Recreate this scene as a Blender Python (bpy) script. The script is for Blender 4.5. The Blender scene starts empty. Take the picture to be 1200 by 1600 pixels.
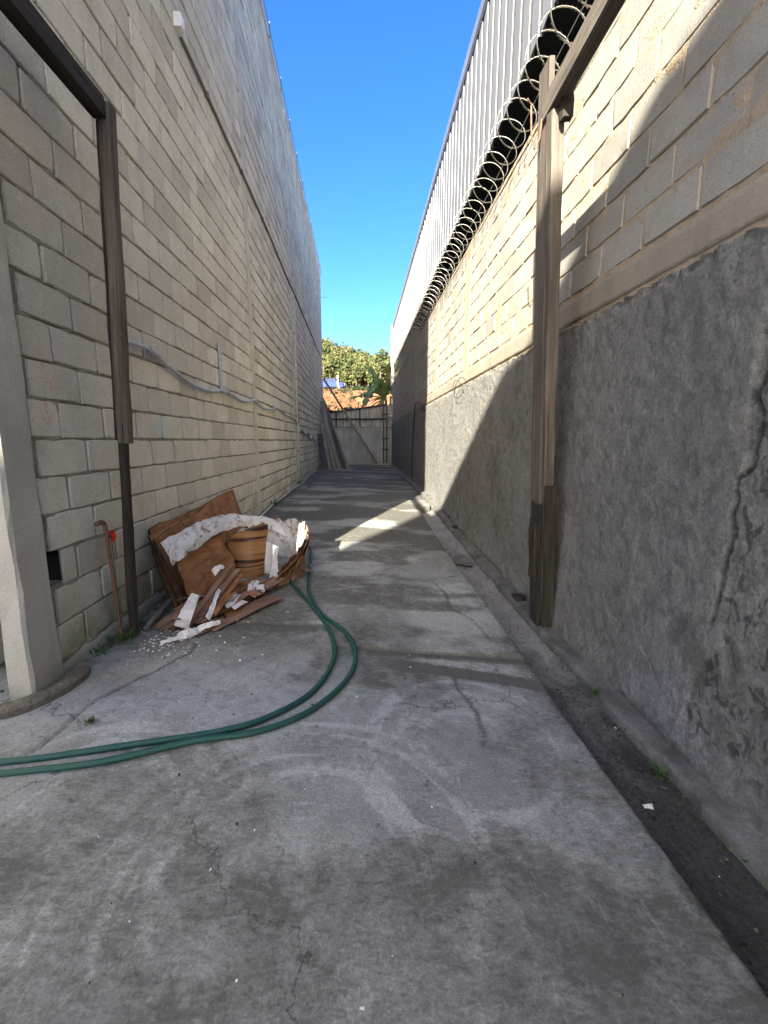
import bpy, math, random
import numpy as np
from mathutils import Vector, Matrix, Quaternion

random.seed(7)
RNG = np.random.default_rng(7)
SC = bpy.context.scene
COL = SC.collection

# ------------------------------------------------------------------ camera
CAM_Z = 1.36
F_PX = 675.0
PITCH = math.atan(111.5 / F_PX)
YAW = math.atan(29 * math.cos(PITCH) / F_PX)
cam_d = bpy.data.cameras.new('camera')
cam = bpy.data.objects.new('camera', cam_d)
COL.objects.link(cam)
cam.location = (0, 0, CAM_Z)
cam.rotation_euler = (math.pi / 2 - PITCH, 0, -YAW)
cam_d.sensor_fit = 'VERTICAL'
cam_d.sensor_height = 32.0
cam_d.lens = 32.0 * F_PX / 1600.0
cam_d.clip_start = 0.02
cam_d.clip_end = 2000
SC.camera = cam

# ------------------------------------------------------------------ sky, sun, exposure
SUN_AZ = math.radians(21.2)           # heading of the light, from +Y towards +X
SUN_EL = math.radians(24.0)
world = bpy.data.worlds.new('World')
SC.world = world
world.use_nodes = True
wn = world.node_tree
wn.nodes.clear()
sky = wn.nodes.new('ShaderNodeTexSky')
sky.sky_type = 'NISHITA'
sky.sun_disc = False
sky.sun_elevation = SUN_EL
sky.sun_rotation = math.radians(180) + SUN_AZ
sky.altitude = 700
sky.air_density = .8
sky.dust_density = 3.6
sky.ozone_density = 3.8
bg = wn.nodes.new('ShaderNodeBackground')
bg.inputs['Strength'].default_value = .05
wo = wn.nodes.new('ShaderNodeOutputWorld')
hsv = wn.nodes.new('ShaderNodeHueSaturation')
hsv.inputs['Saturation'].default_value = 1.27
hsv.inputs['Hue'].default_value = .515
wn.links.new(sky.outputs[0], hsv.inputs['Color'])
tint = wn.nodes.new('ShaderNodeMix'); tint.data_type = 'RGBA'; tint.blend_type = 'MULTIPLY'
tint.inputs[0].default_value = 1.0
tint.inputs[7].default_value = (1.0, .88, .68, 1)
wn.links.new(hsv.outputs[0], tint.inputs[6])
wn.links.new(tint.outputs[2], bg.inputs[0])
wn.links.new(bg.outputs[0], wo.inputs[0])

sun_d = bpy.data.lights.new('sun', 'SUN')
sun_d.energy = 2.15
sun_d.angle = math.radians(0.53)
sun_d.color = (1.0, 0.93, 0.80)
sun = bpy.data.objects.new('sun', sun_d)
COL.objects.link(sun)
sdir = Vector((math.sin(SUN_AZ) * math.cos(SUN_EL), math.cos(SUN_AZ) * math.cos(SUN_EL), -math.sin(SUN_EL)))
sun.rotation_euler = sdir.to_track_quat('-Z', 'Y').to_euler()
sun.location = (-8, -14, 14)

SC.view_settings.view_transform = 'Standard'
SC.view_settings.look = 'None'
SC.view_settings.exposure = 3.95
SC.view_settings.gamma = 1.0
SC.view_settings.use_curve_mapping = False
SC.render.engine = 'CYCLES'
SC.cycles.max_bounces = 8
SC.cycles.diffuse_bounces = 5
SC.cycles.use_denoising = True

# ------------------------------------------------------------------ helpers
def hash2(ix, iy, s):
    h = (ix.astype(np.int64) * 374761393 + iy.astype(np.int64) * 668265263 + s * 1442695041) & 0x7fffffff
    h = ((h ^ (h >> 13)) * 1274126177) & 0x7fffffff
    return ((h ^ (h >> 16)) & 0xffff) / 65535.0

def vnoise(x, y, s=0):
    x = np.asarray(x, float); y = np.asarray(y, float)
    ix = np.floor(x); iy = np.floor(y)
    fx = x - ix; fy = y - iy
    fx = fx * fx * (3 - 2 * fx); fy = fy * fy * (3 - 2 * fy)
    a = hash2(ix, iy, s); b = hash2(ix + 1, iy, s); c = hash2(ix, iy + 1, s); d = hash2(ix + 1, iy + 1, s)
    return (a * (1 - fx) + b * fx) * (1 - fy) + (c * (1 - fx) + d * fx) * fy

def fbm(x, y, s=0, o=4):
    r = 0; a = .5; t = 0
    for k in range(o):
        r = r + a * vnoise(x * 2 ** k + 17.3 * k, y * 2 ** k + 5.1 * k, s + k); t += a; a *= .5
    return r / t

def sstep(a, b, x):
    t = np.clip((x - a) / (b - a), 0, 1)
    return t * t * (3 - 2 * t)

def seg_dist(px, py, pts):
    d = np.full(np.shape(px), 1e9)
    for (x0, y0), (x1, y1) in zip(pts[:-1], pts[1:]):
        vx, vy = x1 - x0, y1 - y0
        t = np.clip(((px - x0) * vx + (py - y0) * vy) / (vx * vx + vy * vy + 1e-12), 0, 1)
        d = np.minimum(d, np.hypot(px - x0 - t * vx, py - y0 - t * vy))
    return d

class MB:
    """collects geometry for ONE mesh object"""
    def __init__(s):
        s.v = []; s.f = []; s.m = []; s.t = []; s.tone = .5; s.mi = 0
    def vert(s, p):
        s.v.append((float(p[0]), float(p[1]), float(p[2]))); s.t.append(s.tone); return len(s.v) - 1
    def face(s, *idx):
        s.f.append(tuple(idx)); s.m.append(s.mi)
    def box(s, c, size, rot=None, taper=1.0, jit=0.0):
        hx, hy, hz = size[0] / 2, size[1] / 2, size[2] / 2
        ids = []
        for z in (-1, 1):
            k = taper if z > 0 else 1
            for x, y in ((-1, -1), (1, -1), (1, 1), (-1, 1)):
                p = Vector((x * hx * k, y * hy * k, z * hz))
                if jit: p += Vector((random.uniform(-jit, jit), random.uniform(-jit, jit), random.uniform(-jit, jit)))
                if rot is not None: p = rot @ p
                ids.append(s.vert((p.x + c[0], p.y + c[1], p.z + c[2])))
        a = ids
        for q in ((3, 2, 1, 0), (4, 5, 6, 7), (0, 1, 5, 4), (1, 2, 6, 5), (2, 3, 7, 6), (3, 0, 4, 7)):
            s.face(*[a[i] for i in q])
    def tube(s, pts, r, n=8, caps=True, radii=None):
        pts = [Vector(p) for p in pts]
        rings = []
        prev = None
        for i, p in enumerate(pts):
            t = (pts[min(i + 1, len(pts) - 1)] - pts[max(i - 1, 0)])
            if t.length < 1e-9: t = Vector((0, 0, 1))
            t.normalize()
            if prev is None:
                u = t.cross(Vector((0, 0, 1)))
                if u.length < .05: u = t.cross(Vector((1, 0, 0)))
            else:
                u = prev - t * prev.dot(t)
            u.normalize(); w = t.cross(u); prev = u
            rr = radii[i] if radii else r
            rings.append([s.vert(p + u * rr * math.cos(2 * math.pi * k / n) + w * rr * math.sin(2 * math.pi * k / n)) for k in range(n)])
        for a, b in zip(rings[:-1], rings[1:]):
            for k in range(n):
                s.face(a[k], a[(k + 1) % n], b[(k + 1) % n], b[k])
        if caps:
            s.face(*rings[0][::-1]); s.face(*rings[-1])
    def grid(s, P, flip=False):
        """P[i][j] points"""
        ids = [[s.vert(p) for p in row] for row in P]
        for i in range(len(ids) - 1):
            for j in range(len(ids[0]) - 1):
                q = (ids[i][j], ids[i + 1][j], ids[i + 1][j + 1], ids[i][j + 1])
                s.face(*(q[::-1] if flip else q))
        return ids
    def build(s, name, mat, parent=None, loc=(0, 0, 0), smooth=False, rot=None):
        me = bpy.data.meshes.new(name)
        L = Vector(loc)
        me.from_pydata(s.v, [], s.f)
        mats = mat if isinstance(mat, (list, tuple)) else [mat]
        for m in mats: me.materials.append(m)
        if len(mats) > 1: me.polygons.foreach_set('material_index', s.m)
        if smooth: me.polygons.foreach_set('use_smooth', [True] * len(s.f))
        at = me.attributes.new('tone', 'FLOAT', 'POINT'); at.data.foreach_set('value', s.t)
        me.update()
        o = bpy.data.objects.new(name, me)
        COL.objects.link(o)
        o.location = L
        if rot is not None: o.rotation_euler = rot
        if parent is not None: o.parent = parent
        return o

def empty(name, loc=(0, 0, 0)):
    o = bpy.data.objects.new(name, None); COL.objects.link(o); o.location = loc; o.empty_display_size = .1
    return o

def tag(o, label=None, cat=None, group=None, kind=None):
    if label: o['label'] = label
    if cat: o['category'] = cat; o['kind'] = 'thing'
    if group: o['group'] = group
    if kind: o['kind'] = kind
    return o

def adopt(child, parent):
    """parent while keeping the world place (parents here are only translated)"""
    child.location = Vector(child.location) - Vector(parent.location)
    child.parent = parent
    return child

def grid_object(name, X, Y, Z, mat, attrs, flip=False, smooth=True, parent=None):
    n, m = X.shape
    co = np.stack([X, Y, Z], -1).reshape(-1, 3)
    idx = np.arange(n * m).reshape(n, m)
    q = np.stack([idx[:-1, :-1], idx[1:, :-1], idx[1:, 1:], idx[:-1, 1:]], -1).reshape(-1, 4)
    if flip: q = q[:, ::-1]
    me = bpy.data.meshes.new(name)
    me.vertices.add(len(co)); me.vertices.foreach_set('co', co.ravel())
    me.loops.add(q.size); me.loops.foreach_set('vertex_index', q.ravel())
    me.polygons.add(len(q)); me.polygons.foreach_set('loop_start', np.arange(0, q.size, 4))
    me.polygons.foreach_set('loop_total', np.full(len(q), 4))
    if smooth: me.polygons.foreach_set('use_smooth', np.ones(len(q), bool))
    for k, v in attrs.items():
        at = me.attributes.new(k, 'FLOAT', 'POINT'); at.data.foreach_set('value', np.asarray(v, float).ravel())
    me.update(); me.validate()
    me.materials.append(mat)
    o = bpy.data.objects.new(name, me); COL.objects.link(o)
    if parent is not None: o.parent = parent
    return o

# ------------------------------------------------------------------ material kit
class NT:
    def __init__(s, name, rough=.9, spec=.3, metal=0.0):
        s.m = bpy.data.materials.new(name); s.m.use_nodes = True
        s.t = s.m.node_tree; s.t.nodes.clear()
        s.b = s.n('ShaderNodeBsdfPrincipled'); s.o = s.n('ShaderNodeOutputMaterial')
        s.l(s.b.outputs[0], s.o.inputs[0])
        s.b.inputs['Roughness'].default_value = rough
        s.b.inputs['Specular IOR Level'].default_value = spec
        s.b.inputs['Metallic'].default_value = metal
        s._pos = None
    def n(s, t): return s.t.nodes.new(t)
    def l(s, a, b): s.t.links.new(a, b)
    def put(s, sock, v):
        if isinstance(v, (int, float)): sock.default_value = v
        elif isinstance(v, (tuple, list)):
            sock.default_value = tuple(v) + ((1,) if len(v) == 3 and len(sock.default_value) == 4 else ())
        else: s.l(v, sock)
    def pos(s):
        return s.n('ShaderNodeNewGeometry').outputs['Position']
    def obj(s): return s.n('ShaderNodeTexCoord').outputs['Object']
    def attr(s, nm):
        a = s.n('ShaderNodeAttribute'); a.attribute_name = nm; return a.outputs['Fac']
    def rnd(s): return s.n('ShaderNodeObjectInfo').outputs['Random']
    def map(s, vec, scale=(1, 1, 1), loc=(0, 0, 0), rot=(0, 0, 0)):
        m = s.n('ShaderNodeMapping'); s.l(vec, m.inputs[0])
        m.inputs['Scale'].default_value = scale; m.inputs['Location'].default_value = loc; m.inputs['Rotation'].default_value = rot
        return m.outputs[0]
    def noise(s, vec, scale, detail=4, rough=.55, dist=0.0):
        k = s.n('ShaderNodeTexNoise'); s.l(vec, k.inputs['Vector'])
        k.inputs['Scale'].default_value = scale; k.inputs['Detail'].default_value = detail
        k.inputs['Roughness'].default_value = rough; k.inputs['Distortion'].default_value = dist
        return k.outputs['Fac']
    def voro(s, vec, scale, feature='F1', out='Distance'):
        k = s.n('ShaderNodeTexVoronoi'); s.l(vec, k.inputs['Vector']); k.feature = feature
        k.inputs['Scale'].default_value = scale; return k.outputs[out]
    def wave(s, vec, scale, dist=4, detail=3):
        k = s.n('ShaderNodeTexWave'); s.l(vec, k.inputs['Vector']); k.inputs['Scale'].default_value = scale
        k.inputs['Distortion'].default_value = dist; k.inputs['Detail'].default_value = detail
        return k.outputs['Fac']
    def ramp(s, fac, stops):
        r = s.n('ShaderNodeValToRGB'); s.l(fac, r.inputs[0]); e = r.color_ramp.elements
        while len(e) < len(stops): e.new(.5)
        for k, (p, c) in enumerate(stops):
            e[k].position = p
            if isinstance(c, (int, float)): c = (c, c, c)
            e[k].color = tuple(c) + (1,)
        return r.outputs[0]
    def mr(s, v, a, b, c=0.0, d=1.0):
        k = s.n('ShaderNodeMapRange'); s.l(v, k.inputs[0])
        for i, x in enumerate((a, b, c, d)): k.inputs[i + 1].default_value = x
        return k.outputs[0]
    def mix(s, fac, a, b, mode='MIX'):
        k = s.n('ShaderNodeMix'); k.data_type = 'RGBA'; k.blend_type = mode
        s.put(k.inputs[0], fac); s.put(k.inputs[6], a); s.put(k.inputs[7], b)
        return k.outputs[2]
    def math(s, op, a, b=0.0):
        k = s.n('ShaderNodeMath'); k.operation = op; s.put(k.inputs[0], a); s.put(k.inputs[1], b); return k.outputs[0]
    def bump(s, h, strength=.5, dist=.01, normal=None):
        k = s.n('ShaderNodeBump'); s.l(h, k.inputs['Height'])
        k.inputs['Strength'].default_value = strength; k.inputs['Distance'].default_value = dist
        if normal is not None: s.l(normal, k.inputs['Normal'])
        return k.outputs[0]
    def sep(s, vec):
        k = s.n('ShaderNodeSeparateXYZ'); s.l(vec, k.inputs[0]); return k.outputs
    def done(s, col, normal=None, rough=None):
        s.put(s.b.inputs['Base Color'], col)
        if normal is not None: s.l(normal, s.b.inputs['Normal'])
        if rough is not None: s.put(s.b.inputs['Roughness'], rough)
        return s.m

def m_block(name, lo, mid, hi, stain=1.0, bs=.9, marks=False):
    k = NT(name, .95, .15)
    p = k.pos()
    tone = k.attr('tone')
    c = k.ramp(tone, [(0, lo), (.5, mid), (1, hi)])
    big = k.noise(p, .9, 5, .6)
    c = k.mix(k.mr(big, .42, .66, 0, .34), c, (lo[0] * .82, lo[1] * .82, lo[2] * .82))
    med = k.noise(p, 7, 5, .65)
    c = k.mix(k.mr(med, .48, .68, 0, .4), c, (lo[0] * .85, lo[1] * .84, lo[2] * .8))
    med2 = k.noise(k.map(p, loc=(4, 9, 2)), 12, 4, .6)
    c = k.mix(k.mr(med2, .55, .75, 0, .35), c, (min(1, hi[0] * 1.12), min(1, hi[1] * 1.1), hi[2] * 1.05))
    fine = k.noise(p, 150, 4, .8)
    c = k.mix(k.mr(fine, .32, .58, .5, 0), c, (lo[0] * .42, lo[1] * .4, lo[2] * .37))
    pores = k.noise(k.map(p, loc=(1, 2, 3)), 70, 3, .6)
    c = k.mix(k.mr(pores, .28, .37, .7, 0), c, (lo[0] * .3, lo[1] * .28, lo[2] * .25))
    # rain streaks running down
    st = k.noise(k.map(p, scale=(1, 1, .07)), 5.5, 4, .6)
    z = k.sep(p)[2]
    c = k.mix(k.math('MULTIPLY', k.mr(st, .52, .75, 0, .5 * stain), k.mr(z, 1.0, 6.5, .15, 1.0)), c, (.10, .095, .085))
    # green growth low down
    mo = k.noise(p, 3.2, 5, .6)
    g = k.math('MULTIPLY', k.mr(z, .15, .8, .75, 0), k.mr(mo, .4, .62, 0, 1))
    c = k.mix(g, c, (.15, .165, .06))
    if marks:
        y = k.sep(p)[1]
        def spot(y0, z0, ry, rz):
            dy = k.math('DIVIDE', k.math('SUBTRACT', y, y0), ry); dz = k.math('DIVIDE', k.math('SUBTRACT', z, z0), rz)
            return k.mr(k.math('SQRT', k.math('ADD', k.math('MULTIPLY', dy, dy), k.math('MULTIPLY', dz, dz))), .5, 1.0, 1, 0)
        chalk = k.mr(k.noise(p, 38, 4, .7), .5, .62, 0, .55)
        for (y0, z0, ry, rz) in ((2.41, 1.78, .06, .09), (2.44, 1.66, .09, .06), (2.40, 1.50, .05, .08), (3.02, 1.06, .12, .07)):
            c = k.mix(k.math('MULTIPLY', spot(y0, z0, ry, rz), chalk), c, (.62, .20, .18))
        c = k.mix(k.math('MULTIPLY', spot(3.70, 1.47, .22, .10), .4), c, (.42, .58, .56))
    h = k.math('ADD', k.math('MULTIPLY', fine, .6), k.math('MULTIPLY', pores, .8))
    return k.done(c, k.bump(h, bs, .010))

def m_concrete(name, c0, c1, scale=3.0, bumpd=.004, stain=(.1, .1, .09), grain=120, st_amt=.5, rough=.92, green=0.0):
    k = NT(name, rough, .2)
    p = k.pos()
    a = k.noise(p, scale, 6, .62)
    c = k.mix(k.mr(a, .32, .68), c0, c1)
    b = k.noise(k.map(p, scale=(1, 1, .12), loc=(3, 7, 1)), 6, 4, .6)
    c = k.mix(k.mr(b, .5, .78, 0, st_amt), c, stain)
    f = k.noise(p, grain, 3, .7)
    c = k.mix(k.mr(f, .3, .68, .4, 0), c, (c0[0] * .45, c0[1] * .45, c0[2] * .44))
    if green:
        z = k.sep(p)[2]
        g = k.math('MULTIPLY', k.mr(z, .1, .6, green, 0), k.mr(a, .4, .6))
        c = k.mix(g, c, (.09, .10, .045))
    h = k.math('ADD', f, k.math('MULTIPLY', a, 1.5))
    return k.done(c, k.bump(h, .6, bumpd))

def m_wood(name, dark, mid, light, axis_scale=(38, 38, 1.6), rough=.85):
    k = NT(name, rough, .2)
    v = k.obj()
    r = k.rnd()
    cmb = k.n('ShaderNodeCombineXYZ'); k.l(k.math('MULTIPLY', r, 37.0), cmb.inputs[2])
    ad = k.n('ShaderNodeVectorMath'); ad.operation = 'ADD'; k.l(v, ad.inputs[0]); k.l(cmb.outputs[0], ad.inputs[1])
    v = ad.outputs[0]
    g = k.noise(k.map(v, scale=axis_scale), 1.0, 6, .65, .6)
    c = k.ramp(g, [(.25, dark), (.5, mid), (.78, light)])
    b = k.noise(k.map(v, scale=(6, 6, 1.2)), 1.0, 4, .6)
    c = k.mix(k.mr(b, .45, .75, 0, .65), c, (dark[0] * .7, dark[1] * .7, dark[2] * .7))
    cr = k.noise(k.map(v, scale=(90, 90, 2.2), loc=(5, 1, 3)), 1.0, 3, .5)
    c = k.mix(k.mr(cr, .26, .36, .8, 0), c, (dark[0] * .35, dark[1] * .35, dark[2] * .35))
    return k.done(c, k.bump(k.math('ADD', g, k.math('MULTIPLY', cr, .7)), .7, .006))

def m_plain(name, col, rough=.6, spec=.4, metal=0.0, var=.25, scale=14, bumpd=.0015):
    k = NT(name, rough, spec, metal)
    p = k.pos()
    a = k.noise(p, scale, 5, .6)
    c = k.mix(k.mr(a, .35, .7, 0, 1), col, tuple(x * (1 - var) for x in col))
    b = k.noise(p, scale * 9, 3, .6)
    return k.done(c, k.bump(b, .4, bumpd))

# ------------------------------------------------------------------ materials
M = {}
M['lblock'] = m_block('grey_beige_block', (.53, .49, .41), (.70, .655, .55), (.78, .735, .62), stain=.6, marks=True)
M['rblock'] = m_block('pale_block', (.265, .254, .222), (.335, .32, .28), (.40, .38, .325), stain=.35, bs=.28)
M['mortar'] = m_concrete('mortar', (.21, .195, .165), (.37, .345, .295), 9, .012, grain=60)
M['mortar_far'] = m_concrete('dark_mortar', (.14, .13, .11), (.25, .23, .195), 9, .012, grain=60)
M['rmortar'] = m_concrete('sandy_mortar', (.34, .27, .18), (.43, .35, .25), 9, .012, grain=60, st_amt=.2)
M['pilaster'] = m_concrete('pilaster_concrete', (.50, .465, .395), (.64, .60, .51), 2.5, .003, st_amt=.35)
M['pillar'] = m_concrete('pillar_concrete', (.38, .365, .32), (.54, .515, .45), 2.2, .003, st_amt=.35, green=.5)
M['band'] = m_concrete('band_concrete', (.27, .235, .18), (.36, .31, .235), 2.0, .004, st_amt=.4)
M['farwall'] = m_concrete('far_plaster', (.21, .22, .222), (.35, .36, .36), 1.6, .006, st_amt=.6, green=.6)
M['fibro'] = m_concrete('fibre_cement', (.30, .29, .27), (.45, .435, .40), 2.4, .003, st_amt=.65)
M['kerb'] = m_concrete('kerb_concrete', (.09, .088, .078), (.22, .212, .188), 5, .010, grain=60, st_amt=.3)
M['oldkerb'] = m_concrete('mossy_kerb', (.10, .08, .06), (.22, .195, .155), 9, .012, grain=70, green=.3)
M['ground'] = m_concrete('yard_ground', (.13, .128, .12), (.20, .197, .19), 1.2, .006, st_amt=.2)
M['wood_l'] = m_wood('weathered_timber', (.042, .035, .028), (.108, .092, .074), (.19, .166, .136))
M['wood_r'] = m_wood('silvered_timber', (.05, .042, .034), (.12, .102, .082), (.20, .172, .14))
M['wood_d'] = m_wood('dark_wet_timber', (.013, .011, .009), (.038, .032, .026), (.08, .068, .055))
M['plank'] = m_wood('grey_plank', (.07, .062, .055), (.15, .137, .12), (.26, .24, .215))
M['plank_d'] = m_wood('dark_plank', (.022, .022, .026), (.05, .05, .056), (.085, .085, .09))
M['veneer'] = m_wood('brown_veneer', (.10, .042, .018), (.30, .135, .055), (.43, .22, .10), (3.5, 3.5, 26), .6)
M['veneer2'] = m_wood('red_brown_strip', (.10, .055, .034), (.26, .155, .10), (.42, .285, .20), (26, 26, 2.0), .75)
M['veneerz'] = m_wood('banded_veneer', (.035, .014, .008), (.28, .135, .045), (.40, .22, .085), (1.2, 1.2, 13), .55)
M['boardedge'] = m_wood('black_board', (.012, .009, .008), (.03, .02, .016), (.09, .05, .03))
M['paper'] = m_plain('white_backing', (.74, .73, .70), .7, .3, var=.3, scale=9)
M['paperg'] = m_plain('grey_backing', (.58, .575, .55), .75, .3, var=.35, scale=7)
M['rust'] = m_plain('rusty_pipe', (.20, .115, .075), .85, .2, var=.5, scale=30)
M['red'] = m_plain('red_plastic', (.62, .025, .02), .4, .5, var=.2)
M['pvc'] = m_plain('grey_pvc', (.42, .45, .46), .45, .4, var=.25, scale=20)
M['pvcd'] = m_plain('dark_conduit', (.17, .165, .15), .6, .3, var=.4, scale=20)
M['pvcp'] = m_plain('pale_conduit', (.46, .45, .41), .6, .3, var=.25, scale=20)
M['white'] = m_plain('white_plastic', (.80, .80, .78), .5, .4, var=.1)
M['cream'] = m_plain('cream_hose', (.50, .48, .40), .5, .4, var=.3)
M['hose'] = m_plain('green_rubber', (.003, .058, .042), .42, .5, var=.35, scale=25)
M['black'] = m_plain('black_cable', (.02, .02, .02), .5, .4, var=.2)
M['gal'] = m_plain('galvanised_wire', (.40, .39, .345), .38, .5, .75, var=.2, scale=60)
M['darkmetal'] = m_plain('dark_sheet_metal', (.035, .035, .04), .55, .4, var=.4, scale=6)
M['cap'] = m_plain('zinc_capping', (.30, .31, .33), .35, .5, .55, var=.2, scale=3)
M['shadebox'] = m_plain('dark_interior', (.05, .055, .06), .9, .2, var=.2)
M['leaf'] = m_plain('leaf_green', (.05, .11, .03), .5, .4, var=.5, scale=6)
M['weed'] = m_plain('weed_green', (.06, .12, .03), .6, .3, var=.5, scale=30)

def mat_siding():
    k = NT('white_metal_siding', .55, .3, .55)
    p = k.pos()
    a = k.noise(k.map(p, scale=(1, 1, .15)), 3, 4, .6)
    c = k.mix(k.mr(a, .35, .7), (0.261, 0.261, 0.261), (0.216, 0.216, 0.216))
    d = k.noise(k.map(p, scale=(1, 6, .3)), 4, 4, .6)
    c = k.mix(k.mr(d, .58, .8, 0, .35), c, (0.152, 0.148, 0.139))
    return k.done(c)
M['siding'] = mat_siding()
M['tar'] = m_plain('black_hole', (.006, .006, .006), .95, .1)  # black lining colour that paints in the shade of the wall hole
M['seam'] = m_plain('grimy_seam', (.035, .035, .035), .9, .2, var=.4)  # darker colour for the groove faces between cladding pans

def mat_floor():
    k = NT('worn_concrete_floor', .9, .12)
    p = k.pos()
    dk = k.attr('dark'); lt = k.attr('light'); mo = k.attr('moss')
    n1 = k.noise(p, 1.7, 7, .62, .4)
    c = k.mix(k.mr(n1, .36, .64), (0.258, 0.263, 0.233), (0.380, 0.385, 0.340))
    n2 = k.noise(k.map(p, loc=(3, 1, 0)), 6.5, 7, .68, .8)
    c = k.mix(k.mr(n2, .48, .70, 0, .5), c, (0.190, 0.193, 0.171))
    n3 = k.noise(k.map(p, loc=(9, 4, 0)), 4.2, 8, .7, 1.2)
    c = k.mix(k.mr(n3, .52, .68, 0, .45), c, (0.456, 0.466, 0.419))
    warm = k.noise(k.map(p, loc=(2, 8, 0)), 1.1, 4, .6)
    c = k.mix(k.mr(warm, .5, .7, 0, .22), c, (0.304, 0.292, 0.263))
    e = k.noise(p, 11, 6, .7, .5)
    lm = k.mr(k.math('ADD', lt, k.math('MULTIPLY', k.math('SUBTRACT', e, .5), 1.5)), .25, .65)
    c = k.mix(k.math('MULTIPLY', lm, .8), c, (0.486, 0.487, 0.436))
    e2 = k.noise(k.map(p, scale=(1, 2.2, 1), loc=(1, 6, 0)), 26, 5, .75, .4)
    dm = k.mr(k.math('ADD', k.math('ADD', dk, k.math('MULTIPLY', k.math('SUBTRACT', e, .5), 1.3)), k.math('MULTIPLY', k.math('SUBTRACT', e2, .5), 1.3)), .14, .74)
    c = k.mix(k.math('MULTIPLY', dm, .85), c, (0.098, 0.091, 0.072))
    c = k.mix(k.math('MULTIPLY', mo, k.mr(e, .35, .6)), c, (0.053, 0.065, 0.029))
    f = k.noise(p, 110, 4, .8)
    c = k.mix(k.mr(f, .34, .66, .55, 0), c, (0.061, 0.061, 0.054))
    spk = k.voro(p, 38)
    c = k.mix(k.mr(spk, .03, .07, .25, 0), c, (0.380, 0.405, 0.403))
    sc = k.noise(k.map(p, scale=(14, 3, 1), rot=(0, 0, .5)), 2.2, 5, .7, 1.5)
    c = k.mix(k.mr(sc, .60, .74, 0, .28), c, (0.441, 0.446, 0.394))
    pit = k.noise(k.map(p, loc=(7, 7, 0)), 24, 5, .78)
    c = k.mix(k.mr(pit, .30, .42, .6, 0), c, (0.038, 0.041, 0.040))
    wv = k.n('ShaderNodeVectorMath'); wv.operation = 'MULTIPLY_ADD'
    nn = k.n('ShaderNodeTexNoise'); k.l(p, nn.inputs['Vector']); nn.inputs['Scale'].default_value = 2.3; nn.inputs['Detail'].default_value = 6; nn.inputs['Roughness'].default_value = .7
    k.l(nn.outputs['Color'], wv.inputs[0]); wv.inputs[1].default_value = (.55, .55, 0); k.l(p, wv.inputs[2])
    hair = k.mr(k.voro(wv.outputs[0], .75, 'DISTANCE_TO_EDGE'), .0, .006, 1, 0)
    c = k.mix(k.math('MULTIPLY', hair, k.mr(k.noise(k.map(p, loc=(4, 4, 0)), .9, 2), .5, .58, 0, .8)), c, (0.050, 0.049, 0.045))
    rim = k.mr(k.math('ABSOLUTE', k.math('SUBTRACT', k.noise(k.map(p, loc=(8, 3, 0)), 1.25, 5, .6, .3), .53)), 0, .012, 1, 0)
    c = k.mix(k.math('MULTIPLY', rim, k.mr(e, .42, .62, 0, .55)), c, (0.130, 0.131, 0.122))
    h = k.math('ADD', k.math('MULTIPLY', f, .35), k.math('ADD', k.math('MULTIPLY', pit, 1.0), k.math('MULTIPLY', n2, .8)))
    rg = k.mr(dm, 0, 1, .92, .84)
    return k.done(c, k.bump(h, .5, .006), rg)
M['floor'] = mat_floor()

def mat_gutter():
    k = NT('wet_silt_gutter', .7, .3)
    p = k.pos()
    a = k.noise(k.map(p, scale=(1, .6, 1)), 5, 7, .65, .6)
    y = k.sep(p)[1]
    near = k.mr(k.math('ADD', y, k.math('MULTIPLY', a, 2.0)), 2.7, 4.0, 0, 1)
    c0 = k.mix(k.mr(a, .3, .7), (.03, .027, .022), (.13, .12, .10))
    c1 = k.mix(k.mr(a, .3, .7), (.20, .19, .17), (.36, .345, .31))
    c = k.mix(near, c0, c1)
    f = k.noise(p, 55, 5, .8)
    c = k.mix(k.math('MULTIPLY', k.mr(f, .38, .6, .8, 0), k.mr(near, 0, 1, 1, .4)), c, (.02, .018, .014))
    return k.done(c, k.bump(k.math('ADD', f, a), .7, .012))
M['gutter'] = mat_gutter()

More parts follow.
